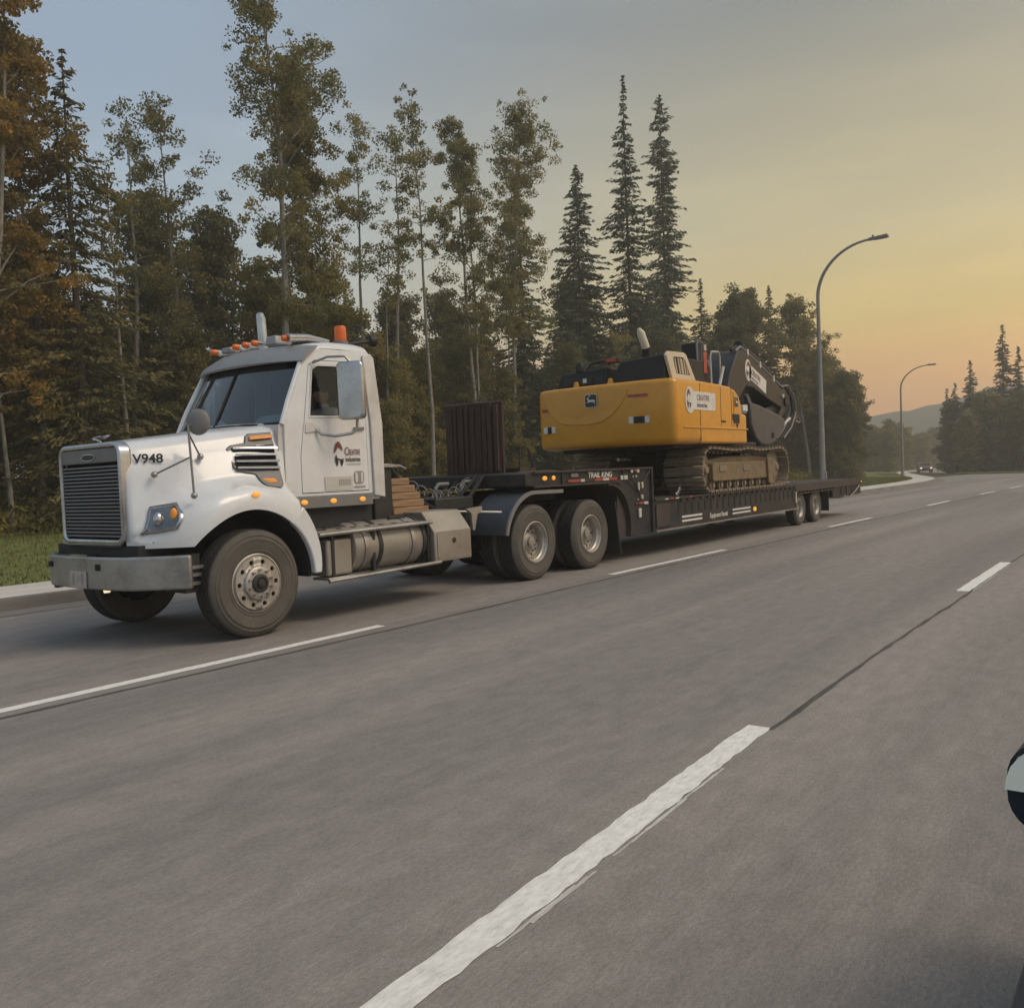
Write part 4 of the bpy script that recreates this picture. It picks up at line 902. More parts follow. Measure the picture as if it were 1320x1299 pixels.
MB().box(14.9,18.2,-0.5,0.5,0.45,0.84).build('axle_frame', M['black'], TR)
MB().box(17.42,17.45,-1.22,-0.60,0.22,0.72).build('mud_flap', M['rubberblk'], TR)
ty2 = tyre_meshes(0.40/0.78, 0.285, 0.29)
for x in (15.36, 16.52):
    for sg in (-1,1): wheel(TR, x, sg*1.20, 0.40, 'drive', sg, False, ty2, 0.78)
    MB().tube([(x,-1.0,0.40),(x,1.0,0.40)],0.07,10).build('axle', M['black'], TR)
for ch in TR.children: ch.location.x -= 12

# ================================================================ EXCAVATOR
EX = empty('excavator', (5.276+12.1, 8.3465+0.08, 0.958), 'yellow tracked excavator with black hood and folded dark boom, chained on the lowbed trailer', 'excavator')
def track(sg):
    yc = sg*1.0; R0, L0, L1, zc = 0.40, 10.27, 13.93, 1.45
    tr = MB().prism([(L0,1.18),(L1,1.18),(L1+0.1,1.35),(L1-0.1,1.62),(13.0,1.70),(11.2,1.70),(L0+0.1,1.62),(L0-0.1,1.35)], 'y', yc-0.22, yc+0.22).build('track', M['muddy'], EX, bevel=0.02)
    MB().prism(rrect(10.45,13.75,1.22,1.58,0.06,3), 'y', *sorted((yc+sg*0.22, yc+sg*0.33))).build('track_frame', M['muddy'], tr, bevel=0.015)
    for x in (10.75,11.9,13.2): MB().box(x,x+0.30,*sorted((yc+sg*0.33, yc+sg*0.345)),1.40,1.52).build('frame_plate', M['track'], tr, bevel=0.008)
    MB().prism([(13.20,1.10),(13.42,1.10),(13.50,1.66),(13.14,1.66)], 'y', *sorted((yc+sg*0.34, yc+sg*0.38))).build('track_guard', M['muddy'], tr, bevel=0.01)
    ro = MB().lathe([(0,0.0),(0.05,0.0),(0.055,0.03),(0.10,0.035),(0.10,0.30),(0,0.30)], (0,0,0), 'y', 18).mesh('track_roller', M['track'])
    for k in range(9): inst('track_roller', ro, tr, (10.55+k*0.385, yc+sg*0.30, 1.145), (0,0,0 if sg < 0 else math.pi))
    for x in (L0, L1):
        MB().lathe([(0,-0.30),(0.07,-0.30),(0.10,-0.26),(0.13,-0.22),(0.30,-0.20),(0.375,-0.17),(0.375,0.17),(0,0.17)], (x, yc, zc), 'y', 28).build('sprocket' if x == L0 else 'idler', M['track'], tr)
    # shoe with three grousers; local x along the track, z outward
    s = MB().prism([(-0.086,-0.01),(-0.086,0.018),(-0.066,0.022),(-0.058,0.062),(-0.040,0.062),(-0.032,0.024),(0.03,0.024),(0.040,0.048),(0.056,0.048),(0.064,0.020),(0.084,0.010),(0.084,-0.01)], 'y', -0.40, 0.40)
    s.box(-0.06,0.06,-0.10,0.10,-0.06,0.0)
    sm = s.mesh('track_shoe', M['track'], smooth=0)
    per = 2*(L1-L0)+2*math.pi*R0; n = int(per/0.197)
    for k in range(n):
        d = per*k/n
        if d < L1-L0: x, z, a = L0+d, zc-R0, math.pi            # bottom run, outward down
        elif d < L1-L0+math.pi*R0: t = (d-(L1-L0))/R0; x, z, a = L1+R0*math.sin(t), zc-R0*math.cos(t), math.pi-t
        elif d < 2*(L1-L0)+math.pi*R0:
            q = d-(L1-L0)-math.pi*R0; x, a = L1-q, 0; z = zc+R0-0.05*math.sin(math.pi*q/(L1-L0))*abs(math.sin(2*math.pi*q/(L1-L0)))
        else: t = (d-2*(L1-L0)-math.pi*R0)/R0; x, z, a = L0-R0*math.sin(t), zc+R0*math.cos(t), -t
        inst('track_shoe', sm, tr, (x, yc, z), (0, a, 0))
for sg in (-1,1): track(sg)
MB().box(10.9,13.3,-0.72,0.72,1.30,1.78).build('undercarriage', M['mblack'], EX, bevel=0.04)
MB().lathe([(0,1.76),(0.62,1.76),(0.62,1.98),(0,1.98)], (12.1,0,0), 'z', 32).build('swing_bearing', M['mblack'], EX)
MB().box(9.1,13.0,-1.2,1.2,1.86,1.99).build('upper_frame', M['mblack'], EX, bevel=0.03)
# counterweight
def cw_plan(ins):
    pts = []
    r = 0.13
    x0, x1, y0, y1 = 8.58+ins, 9.7, -1.46+ins, 1.46-ins
    def bow(y): return 0.10*(abs(y)/1.46)**2.5
    pts.append((x1,y0))
    for i in range(7):
        a = math.pi*1.5-(math.pi/2)*i/6; pts.append((x0+0.10+r+r*math.cos(a), y0+r+r*math.sin(a)))
    for i in range(1,12):
        y = (y0+r)+(y1-y0-2*r)*i/12; pts.append((x0+bow(y), y))
    for i in range(7):
        a = math.pi-(math.pi/2)*i/6; pts.append((x0+0.10+r+r*math.cos(a), y1-r+r*math.sin(a)))
    pts.append((x1,y1)); return pts
secs = [[(x,y,z) for x,y in cw_plan(i)] for z,i in ((1.93,0.10),(1.95,0.05),(1.99,0.015),(2.06,0.0),(2.6,0.0),(3.0,0.0),(3.05,0.012),(3.078,0.035),(3.09,0.08))]
cw = MB().loft(secs, closed=True, caps=True).build('counterweight', M['yellow'], EX, smooth=50)
# shallow raised shield on the rear face
pl = [(1.30,2.98),(1.24,2.80),(1.12,2.60),(0.96,2.46),(0.80,2.40),(0.5,2.37),(0.15,2.37),(-0.05,2.40),(-0.25,2.50),(-0.42,2.65),(-0.55,2.82),(-0.60,2.98)]
MB().add([(8.58+0.10*(abs(y)/1.46)**2.5-h,y,z) for h in (-0.04,0.014) for y,z in pl], [tuple(range(12)),tuple(range(23,11,-1))]+[(i,(i+1)%12,12+(i+1)%12,12+i) for i in range(12)]).build('counterweight_shield', M['yellow'], cw, bevel=0.012, seg=3)
def cwx(y): return 8.58+0.10*(abs(y)/1.46)**2.5
# leaping deer badge
def deer(parent, place, name='deer_emblem'):
    body = [(-0.40,-0.02),(-0.30,0.06),(-0.14,0.08),(0.06,0.06),(0.16,0.12),(0.22,0.22),(0.20,0.32),(0.27,0.27),(0.37,0.22),(0.36,0.18),(0.28,0.17),(0.27,0.06),(0.22,-0.04),(0.36,-0.10),(0.40,-0.16),(0.34,-0.14),(0.16,-0.10),(0.04,-0.10),(-0.12,-0.08),(-0.24,-0.12),(-0.34,-0.26),(-0.42,-0.34),(-0.36,-0.22),(-0.30,-0.10),(-0.36,-0.08)]
    ant = [(0.20,0.30),(0.10,0.36),(0.02,0.34),(0.06,0.42),(-0.04,0.40),(0.10,0.46),(0.16,0.40),(0.22,0.33)]
    fr = rrect(-0.5,0.5,-0.48,0.48,0.18,5)
    for pts, mm, lf in ((rrect(-0.56,0.56,-0.54,0.54,0.2,5),M['cream'],0.0),(fr,M['txtblack'],0.004),(body,M['txtwhite'],0.008),(ant,M['txtwhite'],0.008)):
        MB().add([place(u,v,lf) for u,v in pts], [tuple(range(len(pts)))]).build(name, mm, parent, smooth=0)
deer(cw, lambda u,v,l: (cwx(0.17)-0.018-l, 0.17+0.245*u, 2.80+0.235*v))
MB().box(cwx(0.75)-0.012,8.70,-0.97,-0.58,2.80,2.845).build('rear_reflector', M['red'], cw)
MB().box(cwx(1.17)-0.012,8.72,1.04,1.32,2.68,2.725).build('rear_reflector', M['red'], cw)
for (a, c, mm) in ((-0.68,-0.59,'sign'),(-0.90,-0.68,'mblack'),(-0.99,-0.90,'sign')):
    MB().box(cwx((a+c)/2)-0.006,8.66,min(a,c),max(a,c),2.33,2.45).build('warning_decal', M[mm], cw)
for (a, c, mm) in ((1.02,1.10,'sign'),(1.10,1.20,'mblack'),(1.20,1.30,'sign')):
    MB().box(cwx((a+c)/2)-0.012,8.70,a,c,2.26,2.38).build('warning_decal', M[mm], cw)
for y in (0.62,-0.12):
    MB().hexa([(8.74,y-0.06,3.05),(8.86,y-0.06,3.05),(8.86,y+0.06,3.05),(8.74,y+0.06,3.05),(8.77,y-0.03,3.20),(8.83,y-0.03,3.20),(8.83,y+0.03,3.20),(8.77,y+0.03,3.20)]).build('lifting_lug', M['yellow'], cw, bevel=0.012)
# side housings
hp = [(9.68,1.94),(11.86,1.94),(11.86,2.52),(11.64,2.545),(11.60,2.72),(11.50,2.88),(11.32,2.99),(11.08,3.05),(10.6,3.07),(9.68,3.085)]
hs = MB().prism(hp, 'y', -1.46, -0.60).build('side_housing', M['yellow'], EX, bevel=0.045, seg=3)
MB().prism(hp, 'y', 0.60, 1.46).build('side_housing', M['yellow'], EX, bevel=0.045, seg=3)
MB().box(9.6,12.6,-0.62,0.62,1.95,3.0).build('engine_bay', M['mblack'], EX)
MB().box(9.0,11.88,-1.478,-1.45,2.215,2.245).build('body_ridge', M['cream'] if 0 else M['yellow'], hs, bevel=0.008)
for x in (9.685,10.60,11.10):
    MB().box(x,x+0.012,-1.463,-1.44,1.99 if x < 10 else 2.27,3.03).build('panel_joint', M['hole'], hs)
MB().box(11.2,11.215,-1.463,-1.44,2.27,2.95).build('panel_joint', M['hole'], hs)
HY = -1.464
side_text('CREATIVE', 0.15, M['txtred'], hs, 9.55, HY-0.006, 2.72, 'company_name', xscale=0.80)
side_text('industries', 0.115, M['txtblack'], hs, 9.55, HY-0.006, 2.60, 'company_name', xscale=0.95)
MB().prism(rrect(9.30,10.35,2.55,2.88,0.03,3), 'y', HY-0.004, HY).build('company_decal', M['sign'], hs)
MB().prism([(9.27+0.19*math.cos(2*math.pi*i/24), 2.715+0.24*math.sin(2*math.pi*i/24)) for i in range(24)], 'y', HY-0.0045, HY-0.0005).build('company_decal', M['sign'], hs)
head_logo(hs, 9.13, HY-0.007, 2.55, 0.36)
deer(hs, lambda u,v,l: (11.34-0.15*u, HY-0.004-l, 2.76+0.20*v))
MB().prism([(11.14,2.52),(11.14,2.42),(11.22,2.34),(11.48,2.34),(11.48,2.52)], 'y', HY-0.004, HY).build('model_plate', M['mblack'], hs)
MB().box(10.62,10.82,HY-0.003,HY,2.345,2.38).build('small_decal', M['mblack'], hs)
MB().add([(11.30,HY-0.004,2.33),(11.36,HY-0.004,2.24),(11.42,HY-0.004,2.33)],[(0,1,2)]).build('small_decal', M['mblack'], hs, smooth=0)
# engine hood
hd = MB().hexa([(8.86,0.0,3.06),(10.5,0.0,3.06),(10.5,1.12,3.06),(8.86,1.12,3.06),(8.90,0.0,3.44),(10.5,0.0,3.46),(10.5,1.05,3.42),(8.90,1.05,3.38)]).build('engine_hood', M['mblack'], EX, bevel=0.04)
MB().hexa([(8.84,-1.20,3.06),(10.5,-1.20,3.06),(10.5,0.0,3.06),(8.84,0.0,3.06),(8.88,-1.18,3.54),(10.5,-1.18,3.54),(10.5,-0.05,3.52),(8.88,-0.30,3.49)]).build('hood_raised_part', M['mblack'], hd, bevel=0.03)
MB().box(8.84,8.86,0.30,0.95,3.14,3.28).build('hood_vent', M['mgrey'], hd, bevel=0.005)
MB().box(8.835,8.862,0.42,0.50,3.17,3.25).build('hood_decal', M['sign'], hd)
lp = MB().box(8.9,9.05,-0.22,0.05,3.50,3.58).build('hood_lamp', M['rust'], hd, bevel=0.01)
MB().box(8.885,8.90,-0.20,0.02,3.51,3.57).build('lamp_lens', M['red'], lp)
MB().lathe([(0,3.40),(0.085,3.40),(0.085,3.50),(0.06,3.56),(0,3.57)], (8.95,0.62,0), 'z', 16).build('rear_camera', M['mblack'], hd)
MB().tube([(9.0,0.5,3.42),(9.0,0.42,3.53),(9.0,0.05,3.56),(9.0,0.0,3.48)],0.02,8).build('hand_rail', M['mblack'], hd)
ms = MB().tube([(9.15,-0.70,3.5),(9.15,-0.70,3.66),(9.12,-0.70,3.72)],0.085,16).build('muffler', M['mblack'], hd)
MB().tube([(9.13,-0.70,3.70),(9.02,-0.66,3.98),(8.98,-0.64,4.06)],[0.075,0.075,0.03],16).build('exhaust_tip', M['cream'], ms)  # sunlit look of the pipe is put into its cream colour
gp = [(9.00,3.10),(8.80,3.50),(8.88,3.575),(9.50,3.60),(9.60,3.56),(9.98,3.09)]
gi = [(9.18,3.20),(9.06,3.46),(9.10,3.49),(9.46,3.50),(9.52,3.47),(9.74,3.20)]
gpp = MB().ring(gp, gi, 'y', -1.27, -1.21).build('grille_panel', M['cream'], hd, bevel=0.012)
MB().prism(gi, 'y', -1.225, -1.215).build('grille_opening', M['mblack'], gpp)
for k in range(7):
    x = 9.14+k*0.085
    MB().add([(x,-1.255,3.21),(x+0.03,-1.255,3.21),(x-0.05,-1.255,3.48),(x-0.08,-1.255,3.48)],[(0,1,2,3)]).build('grille_bar', M['cream'], gpp, smooth=0, solid=0.02)
# tank cabinet, extinguisher, hand rails on the near side
cb = MB().box(10.75,11.15,-0.95,-0.60,3.0,3.95).build('tank_cabinet', M['mblack'], EX, bevel=0.03)
MB().box(10.98,11.14,-0.972,-0.952,3.35,3.78).build('red_panel', M['red'], cb, bevel=0.01)
MB().ball((10.86,-0.97,3.42),(0.045,0.03,0.09)).build('white_bottle', M['sign'], cb)
MB().box(11.0,11.1,-0.98,-0.95,3.80,3.92).build('cabinet_cap', M['reflw'], cb)
MB().tube([(10.45,-1.1,3.05),(10.40,-1.1,3.85),(10.46,-1.1,3.93),(10.62,-1.1,3.90),(10.70,-1.05,3.75),(10.72,-1.05,3.05)],0.020,8).build('hand_rail', M['grey'], EX)
MB().tube([(11.25,-1.0,3.05),(11.22,-1.0,3.70),(11.28,-1.0,3.80),(11.62,-1.0,3.82),(11.68,-1.0,3.74),(11.66,-1.0,2.70)],0.020,8).build('hand_rail', M['reflw'], EX)
MB().tube([(11.45,-1.05,3.03),(11.72,-1.05,3.52)],0.035,8).build('lift_cylinder_rod', M['reflw'], EX)
MB().prism(rrect(11.25,11.70,3.10,3.80,0.14,5), 'y', -0.80, -0.74).build('side_mirror', M['mblack'], EX, bevel=0.01)
MB().lathe([(0,-0.03),(0.07,-0.03),(0.09,0.02),(0,0.03)], (11.50,-0.83,3.58), 'y', 16).build('work_lamp', M['grey'], EX)
MB().tube([(11.85,-1.1,2.55),(11.95,-1.12,2.62),(12.0,-1.12,2.75),(11.9,-1.12,2.8)],0.015,6).build('mirror_arm', M['grey'], EX)
wm = MB().hexa([(11.92,-1.30,2.56),(12.28,-1.30,2.56),(12.28,-1.05,2.56),(11.92,-1.05,2.56),(11.96,-1.30,2.72),(12.34,-1.30,2.77),(12.34,-1.05,2.77),(11.96,-1.05,2.72)]).build('front_work_lamp', M['grey'], EX, bevel=0.02)
MB().box(12.05,12.30,-1.31,-1.30,2.62,2.74).build('lamp_lens', M['sign'], wm, bevel=0.01)
# cab beyond the boom
cbn = MB().prism([(13.4,2.0),(15.0,2.0),(15.1,2.9),(14.9,4.15),(13.5,4.15)], 'y', 0.55, 1.40).build('operator_cab', M['mblack'], EX, bevel=0.05)
MB().prism([(13.5,2.95),(14.95,2.95),(14.8,4.02),(13.6,4.02)], 'y', 0.535, 0.548).build('cab_window', M['wind'], cbn)
MB().box(13.38,13.395,0.68,1.28,2.9,3.95).build('cab_window', M['wind'], cbn)
# boom
bm_ = [(13.0,2.25),(13.6,2.25),(14.05,2.95),(14.6,3.36),(15.0,3.34),(16.2,3.06),(16.9,2.92),(17.2,2.93),(17.38,3.06),(17.38,3.24),(17.2,3.36),(16.9,3.41),(15.6,3.84),(14.7,4.13),(14.4,4.19),(14.15,4.12),(13.7,3.6),(13.2,2.7)]
bo = MB().prism(bm_, 'y', -0.36, 0.36).build('boom', M['mgrey'], EX, bevel=0.02)
DY = -0.362
def boomp(u, v): return (14.55+1.25*u+0.05*v, DY-0.006, 3.78-0.40*u+0.40*(v-0.5))
MB().add([boomp(u,v) for u,v in ((0.17,0.08),(1,0.12),(1,0.94),(0.17,0.92))],[(0,1,2,3)]).build('company_decal', M['sign'], bo, smooth=0)
MB().add([boomp(0.12+0.15*math.cos(2*math.pi*i/20), 0.5+0.62*math.sin(2*math.pi*i/20)) for i in range(20)],[tuple(range(20))]).build('company_decal', M['sign'], bo, smooth=0)
bt = side_text('CREATIVE', 0.165, M['txtred'], bo, 14.90, DY-0.010, 3.66, 'company_name', xscale=0.78, rot=(math.pi/2, math.atan2(0.62,1.9), 0))
bt = side_text('industries', 0.12, M['txtgrey'], bo, 14.88, DY-0.010, 3.55, 'company_name', xscale=0.95, rot=(math.pi/2, math.atan2(0.62,1.9), 0))
for pts, mm in (([(0.03,0.55),(0.06,0.9),(0.12,1.02),(0.19,0.95),(0.23,0.65),(0.15,0.78),(0.08,0.7)],'txtred'),([(0.04,0.48),(0.03,0.2),(0.08,0.0),(0.11,0.3),(0.15,0.3),(0.18,0.0),(0.22,0.2),(0.21,0.4),(0.12,0.38)],'txtblack')):
    MB().add([tuple(np.array(boomp(u,v))-np.array([0,0.002,0])) for u,v in pts],[tuple(range(len(pts)))]).build('company_emblem', M[mm], bo, smooth=0)
MB().tube([(14.15,-0.30,4.14),(14.45,-0.30,4.26),(15.5,-0.30,3.96),(17.0,-0.30,3.47)],0.035,8).build('boom_pipe', M['grey'], bo)
MB().tube([(14.15,-0.20,4.16),(14.45,-0.20,4.28),(15.5,-0.20,3.98),(17.0,-0.20,3.49)],0.035,8).build('boom_pipe', M['mblack'], bo)
for t in (0.15,0.45,0.8): 
    x = 14.4+2.5*t; z = 4.24-0.78*t
    MB().box(x-0.04,x+0.04,-0.36,0.1,z-0.06,z+0.10).build('pipe_clamp', M['reflw'], bo)
for k in range(3):
    MB().tube([(16.9,-0.34+0.09*k,3.46),(17.35,-0.36+0.09*k,3.52),(17.75,-0.38+0.09*k,3.25),(17.85,-0.38+0.09*k,2.85),(17.55,-0.36+0.09*k,2.45),(17.0,-0.34+0.09*k,2.15)],0.026,8).build('boom_hose', M['grey'] if k != 1 else M['mblack'], bo)
MB().lathe([(0,-0.40),(0.12,-0.40),(0.12,0.40),(0,0.40)], (17.15,0,3.10), 'y', 20).build('boom_pin', M['mblack'], bo)
MB().lathe([(0,-0.41),(0.05,-0.41),(0.05,-0.36)], (16.9,0,3.22), 'y', 14).build('boom_pin', M['reflw'], bo)
MB().tube([(14.8,-0.1,4.35),(16.5,-0.1,3.85)],0.11,14).build('arm_cylinder', M['mblack'], bo)
# arm folded back under the boom, bucket curled below
am = MB().prism([(17.5,3.1),(17.3,3.22),(17.05,3.10),(15.2,2.72),(14.6,2.45),(14.7,2.25),(15.2,2.28),(17.1,2.68),(17.42,2.85)], 'y', -0.26, 0.26).build('dipper_arm', M['mgrey'], EX, bevel=0.02)
MB().tube([(15.6,-0.40,2.02),(17.3,-0.40,2.66)],0.04,10).build('bucket_link', M['reflw'], am)
bk_ = [(14.15,2.95),(14.7,2.90),(15.9,2.72),(16.35,2.62),(16.40,2.48),(16.1,2.25),(15.7,2.03),(15.2,1.93),(14.8,1.96),(14.45,2.12),(14.2,2.45)]
MB().prism([(16.9,2.95),(17.15,2.98),(16.35,2.25),(16.15,2.30)], 'y', -0.36, -0.30).build('link_plate', M['mgrey'], am, bevel=0.01)
MB().prism([(16.0,2.45),(17.25,2.95),(17.3,2.85),(16.1,2.3)], 'y', 0.30, 0.36).build('link_plate', M['mgrey'], am, bevel=0.01)
MB().tube([(15.1,0.0,2.95),(16.9,0.0,2.95)],0.075,12).build('bucket_cylinder', M['mblack'], am)
bk = MB().prism(bk_, 'y', -0.62, 0.62).build('bucket', M['bucket'], EX, bevel=0.05, seg=3)
for k in range(5):
    y = -0.56+0.28*k; MB().hexa([(14.10,y-0.05,2.90),(14.35,y-0.06,2.85),(14.35,y+0.06,2.85),(14.10,y+0.05,2.90),(14.0,y-0.03,3.10),(14.07,y-0.04,3.13),(14.07,y+0.04,3.13),(14.0,y+0.03,3.10)]).build('bucket_tooth', M['bucket'], bk)
MB().lathe([(0,-0.64),(0.07,-0.64),(0.07,0.64),(0,0.64)], (15.5,0,2.2), 'y', 16).build('bucket_pin', M['mblack'], bk)
for ch in EX.children: ch.location.x -= 12.1; ch.location.z -= 1.0
# tie down chains
for k, (a, c) in enumerate([((14.6,-1.22,1.03),(14.0,-0.85,1.25)),((9.0,-1.20,1.0),(10.0,-0.8,1.2))]):
    b = MB()
    for i in range(14):
        t = i/13; p = Vector(a).lerp(Vector(c), t); p.z -= 0.05*math.sin(math.pi*t)
        b.tube([(p.x+0.032*math.cos(q), p.y+(0.018*math.sin(q) if i%2 else 0), p.z+(0 if i%2 else 0.018*math.sin(q))) for q in [2*math.pi*j/10 for j in range(10)]],0.008,5,closed=True)
    o = b.build('tie_down_chain', M['steel'], None); o.location = (5.276, 8.3465, 0)
    tag(o, ['steel tie down chain at the rear end of the excavator track','steel tie down chain at the front end of the excavator track'][k], 'chain')

# ================================================================ TREES
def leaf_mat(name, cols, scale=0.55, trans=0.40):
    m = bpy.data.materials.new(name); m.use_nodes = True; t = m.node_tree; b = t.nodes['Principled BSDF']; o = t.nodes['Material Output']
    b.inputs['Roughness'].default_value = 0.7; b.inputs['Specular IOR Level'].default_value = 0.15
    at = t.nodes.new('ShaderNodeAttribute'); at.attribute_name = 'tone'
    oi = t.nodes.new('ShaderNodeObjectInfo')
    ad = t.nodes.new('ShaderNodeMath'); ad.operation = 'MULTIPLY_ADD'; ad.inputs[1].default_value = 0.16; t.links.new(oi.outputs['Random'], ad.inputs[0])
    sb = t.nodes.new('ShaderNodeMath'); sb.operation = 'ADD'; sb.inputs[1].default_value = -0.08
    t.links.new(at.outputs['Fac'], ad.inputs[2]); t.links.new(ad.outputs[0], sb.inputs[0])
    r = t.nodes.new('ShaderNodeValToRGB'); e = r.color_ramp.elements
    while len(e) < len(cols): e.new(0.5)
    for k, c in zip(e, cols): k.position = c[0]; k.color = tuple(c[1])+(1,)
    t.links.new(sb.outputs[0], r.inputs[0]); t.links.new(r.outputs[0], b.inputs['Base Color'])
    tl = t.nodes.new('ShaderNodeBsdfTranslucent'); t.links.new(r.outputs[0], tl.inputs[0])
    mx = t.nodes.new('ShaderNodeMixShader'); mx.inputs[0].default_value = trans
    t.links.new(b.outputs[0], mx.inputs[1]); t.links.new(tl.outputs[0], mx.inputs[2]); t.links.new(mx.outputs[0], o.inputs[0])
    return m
M['aspen'] = leaf_mat('aspen_leaves', [(0.0,(0.110,0.120,0.052)),(0.42,(0.200,0.195,0.075)),(0.72,(0.300,0.245,0.085)),(1.0,(0.42,0.275,0.085))])
M['olive'] = leaf_mat('olive_leaves', [(0.0,(0.100,0.100,0.034)),(0.5,(0.205,0.185,0.052)),(1.0,(0.34,0.245,0.062))])
M['bush'] = leaf_mat('dark_bush_leaves', [(0.0,(0.085,0.092,0.042)),(0.5,(0.150,0.146,0.062)),(0.85,(0.235,0.19,0.070)),(1.0,(0.34,0.22,0.075))])
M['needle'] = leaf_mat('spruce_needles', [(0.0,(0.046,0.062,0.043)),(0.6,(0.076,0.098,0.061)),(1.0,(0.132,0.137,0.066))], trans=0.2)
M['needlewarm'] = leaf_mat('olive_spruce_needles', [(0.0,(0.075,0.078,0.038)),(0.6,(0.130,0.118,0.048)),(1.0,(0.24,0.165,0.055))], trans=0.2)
M['sunwarm'] = leaf_mat('sunwarm_autumn_leaves', [(0.0,(0.110,0.100,0.036)),(0.45,(0.220,0.160,0.046)),(0.75,(0.34,0.215,0.055)),(1.0,(0.46,0.25,0.055))])  # autumn tint with the evening sun's warm light painted into the leaf colour
M['bark'] = mat('pale_bark', (0.24,0.22,0.185), 0.9, var=0.25, scale=5, stretch=(4,4,1), dirt=(0.085,0.072,0.058), damt=0.85, dscale=3)
M['barkdark'] = mat('dark_bark', (0.075,0.058,0.045), 0.95, var=0.3, scale=6, stretch=(4,4,1))

def quads_mesh(name, C, A, B, tone, m):
    """leaves: centre C, half axes A and B (n,3 arrays), one tone each"""
    n = len(C); V = np.empty((n,4,3), np.float32)
    V[:,0] = C-A; V[:,1] = C-B*0.9; V[:,2] = C+A; V[:,3] = C+B
    me = bpy.data.meshes.new(name); me.vertices.add(4*n); me.vertices.foreach_set('co', V.ravel())
    me.loops.add(4*n); me.loops.foreach_set('vertex_index', np.arange(4*n, dtype=np.int32))
    me.polygons.add(n); me.polygons.foreach_set('loop_start', np.arange(0,4*n,4, dtype=np.int32))
    at = me.attributes.new('tone', 'FLOAT', 'FACE'); at.data.foreach_set('value', np.clip(tone,0,1).astype(np.float32))
    me.update(); me.validate(); me.materials.append(m)
    return me
def rand_axes(rg, n, sz, flat=0.0):
    a = rg.normal(size=(n,3)); a[:,2] *= (1-flat); a /= np.linalg.norm(a,axis=1)[:,None]
    b = np.cross(a, rg.normal(size=(n,3))); b /= np.linalg.norm(b,axis=1)[:,None]
    s = sz*rg.uniform(0.6,1.35,(n,1))
    return a*s, b*s*0.7
def limb_path(rg, p0, d, L, bend=0.15, n=4):
    pts = [p0]; d = d/np.linalg.norm(d)
    for i in range(n):
        d = d+rg.normal(size=3)*bend; d /= np.linalg.norm(d); pts.append(pts[-1]+d*L/n)
    return pts
def broadleaf(name, seed, H, cb, wid, lm, bark, nb=40, clumps=3, leaves=70, lsz=0.075, r0=0.13, fork=False, csz=0.42, shape=1.0, lean=0.0, asym=0.0, gap=0.0):
    """returns (trunk mesh, crown mesh). H height, cb crown-base fraction, wid crown half width"""
    rg = np.random.default_rng(seed); tb = MB(); k = 12
    stems = []
    for s in range(2 if fork else 1):
        p = np.array([0.25*s,0.12*s,-0.2]); pts = [p]; drift = rg.normal(size=2)*0.05+np.array([lean,0])*(1 if s == 0 else -0.6)
        for i in range(k):
            drift = drift*0.80+rg.normal(size=2)*0.060+np.array([lean,0])*0.15
            p = p+np.array([drift[0]*H/k*0.6, drift[1]*H/k*0.6, (H*(0.98-0.08*s)+0.2)/k]); pts.append(p)
        rr = [max(0.012, r0*(1-0.2*s)*(1-0.93*(i/k))) for i in range(k+1)]; rr[0] *= 1.35
        tb.tube(pts, rr, 8); stems.append(np.array(pts))
    C = []
    for q in range(nb):
        st = stems[q % len(stems)]
        t = cb+(1-cb)*((q+rg.uniform(0,1))/nb)
        if rg.random() < gap: continue
        f = min(0.999,t)*k; i = int(f); p0 = st[i]+(st[i+1]-st[i])*(f-i)
        u = (t-cb)/(1-cb)
        prof = (math.sin(math.pi*min(1,(u*0.86+0.14)))**0.8)*(1-0.35*u)*shape+0.12
        L = wid*prof*rg.uniform(0.45,1.15)
        az = rg.uniform(0,2*math.pi); el = rg.uniform(0.15,0.9)+0.4*u
        d = np.array([math.cos(az)+asym, math.sin(az), math.tan(min(1.2,el))*0.8])
        lp = limb_path(rg, p0, d, L)
        tb.tube([tuple(x) for x in lp], [max(0.006, r0*0.26*(1-u*0.6)*(1-0.8*j/4)) for j in range(5)], 5, cap=False)
        for c in range(clumps+2):
            j = rg.uniform(0.30,1.08)*4; i2 = min(3,int(j)); pc = lp[i2]+(lp[i2+1]-lp[i2])*(j-i2)
            C.append((pc+rg.normal(size=3)*0.30*csz/0.42, csz*0.74*rg.uniform(0.5,1.5), rg.uniform(0,1)))
    cs, ts = [], []
    for pc, s, tn in C:
        n = int(leaves*1.9*rg.uniform(0.4,1.4)*(s/csz)**1.3); g = rg.normal(size=(n,3)); g /= np.maximum(1e-6,np.linalg.norm(g,axis=1)[:,None]); g *= (rg.uniform(0,1,(n,1))**0.45)*s
        g[:,2] *= 0.72; cs.append(pc+g); ts.append(np.full(n, 0.25+0.5*tn)+rg.normal(size=n)*0.13)
    cs, ts = np.concatenate(cs), np.concatenate(ts); A, B = rand_axes(rg, len(cs), lsz*0.72)
    return tb.mesh('trunk', bark, merge=False), quads_mesh('crown', cs, A, B, ts, lm)
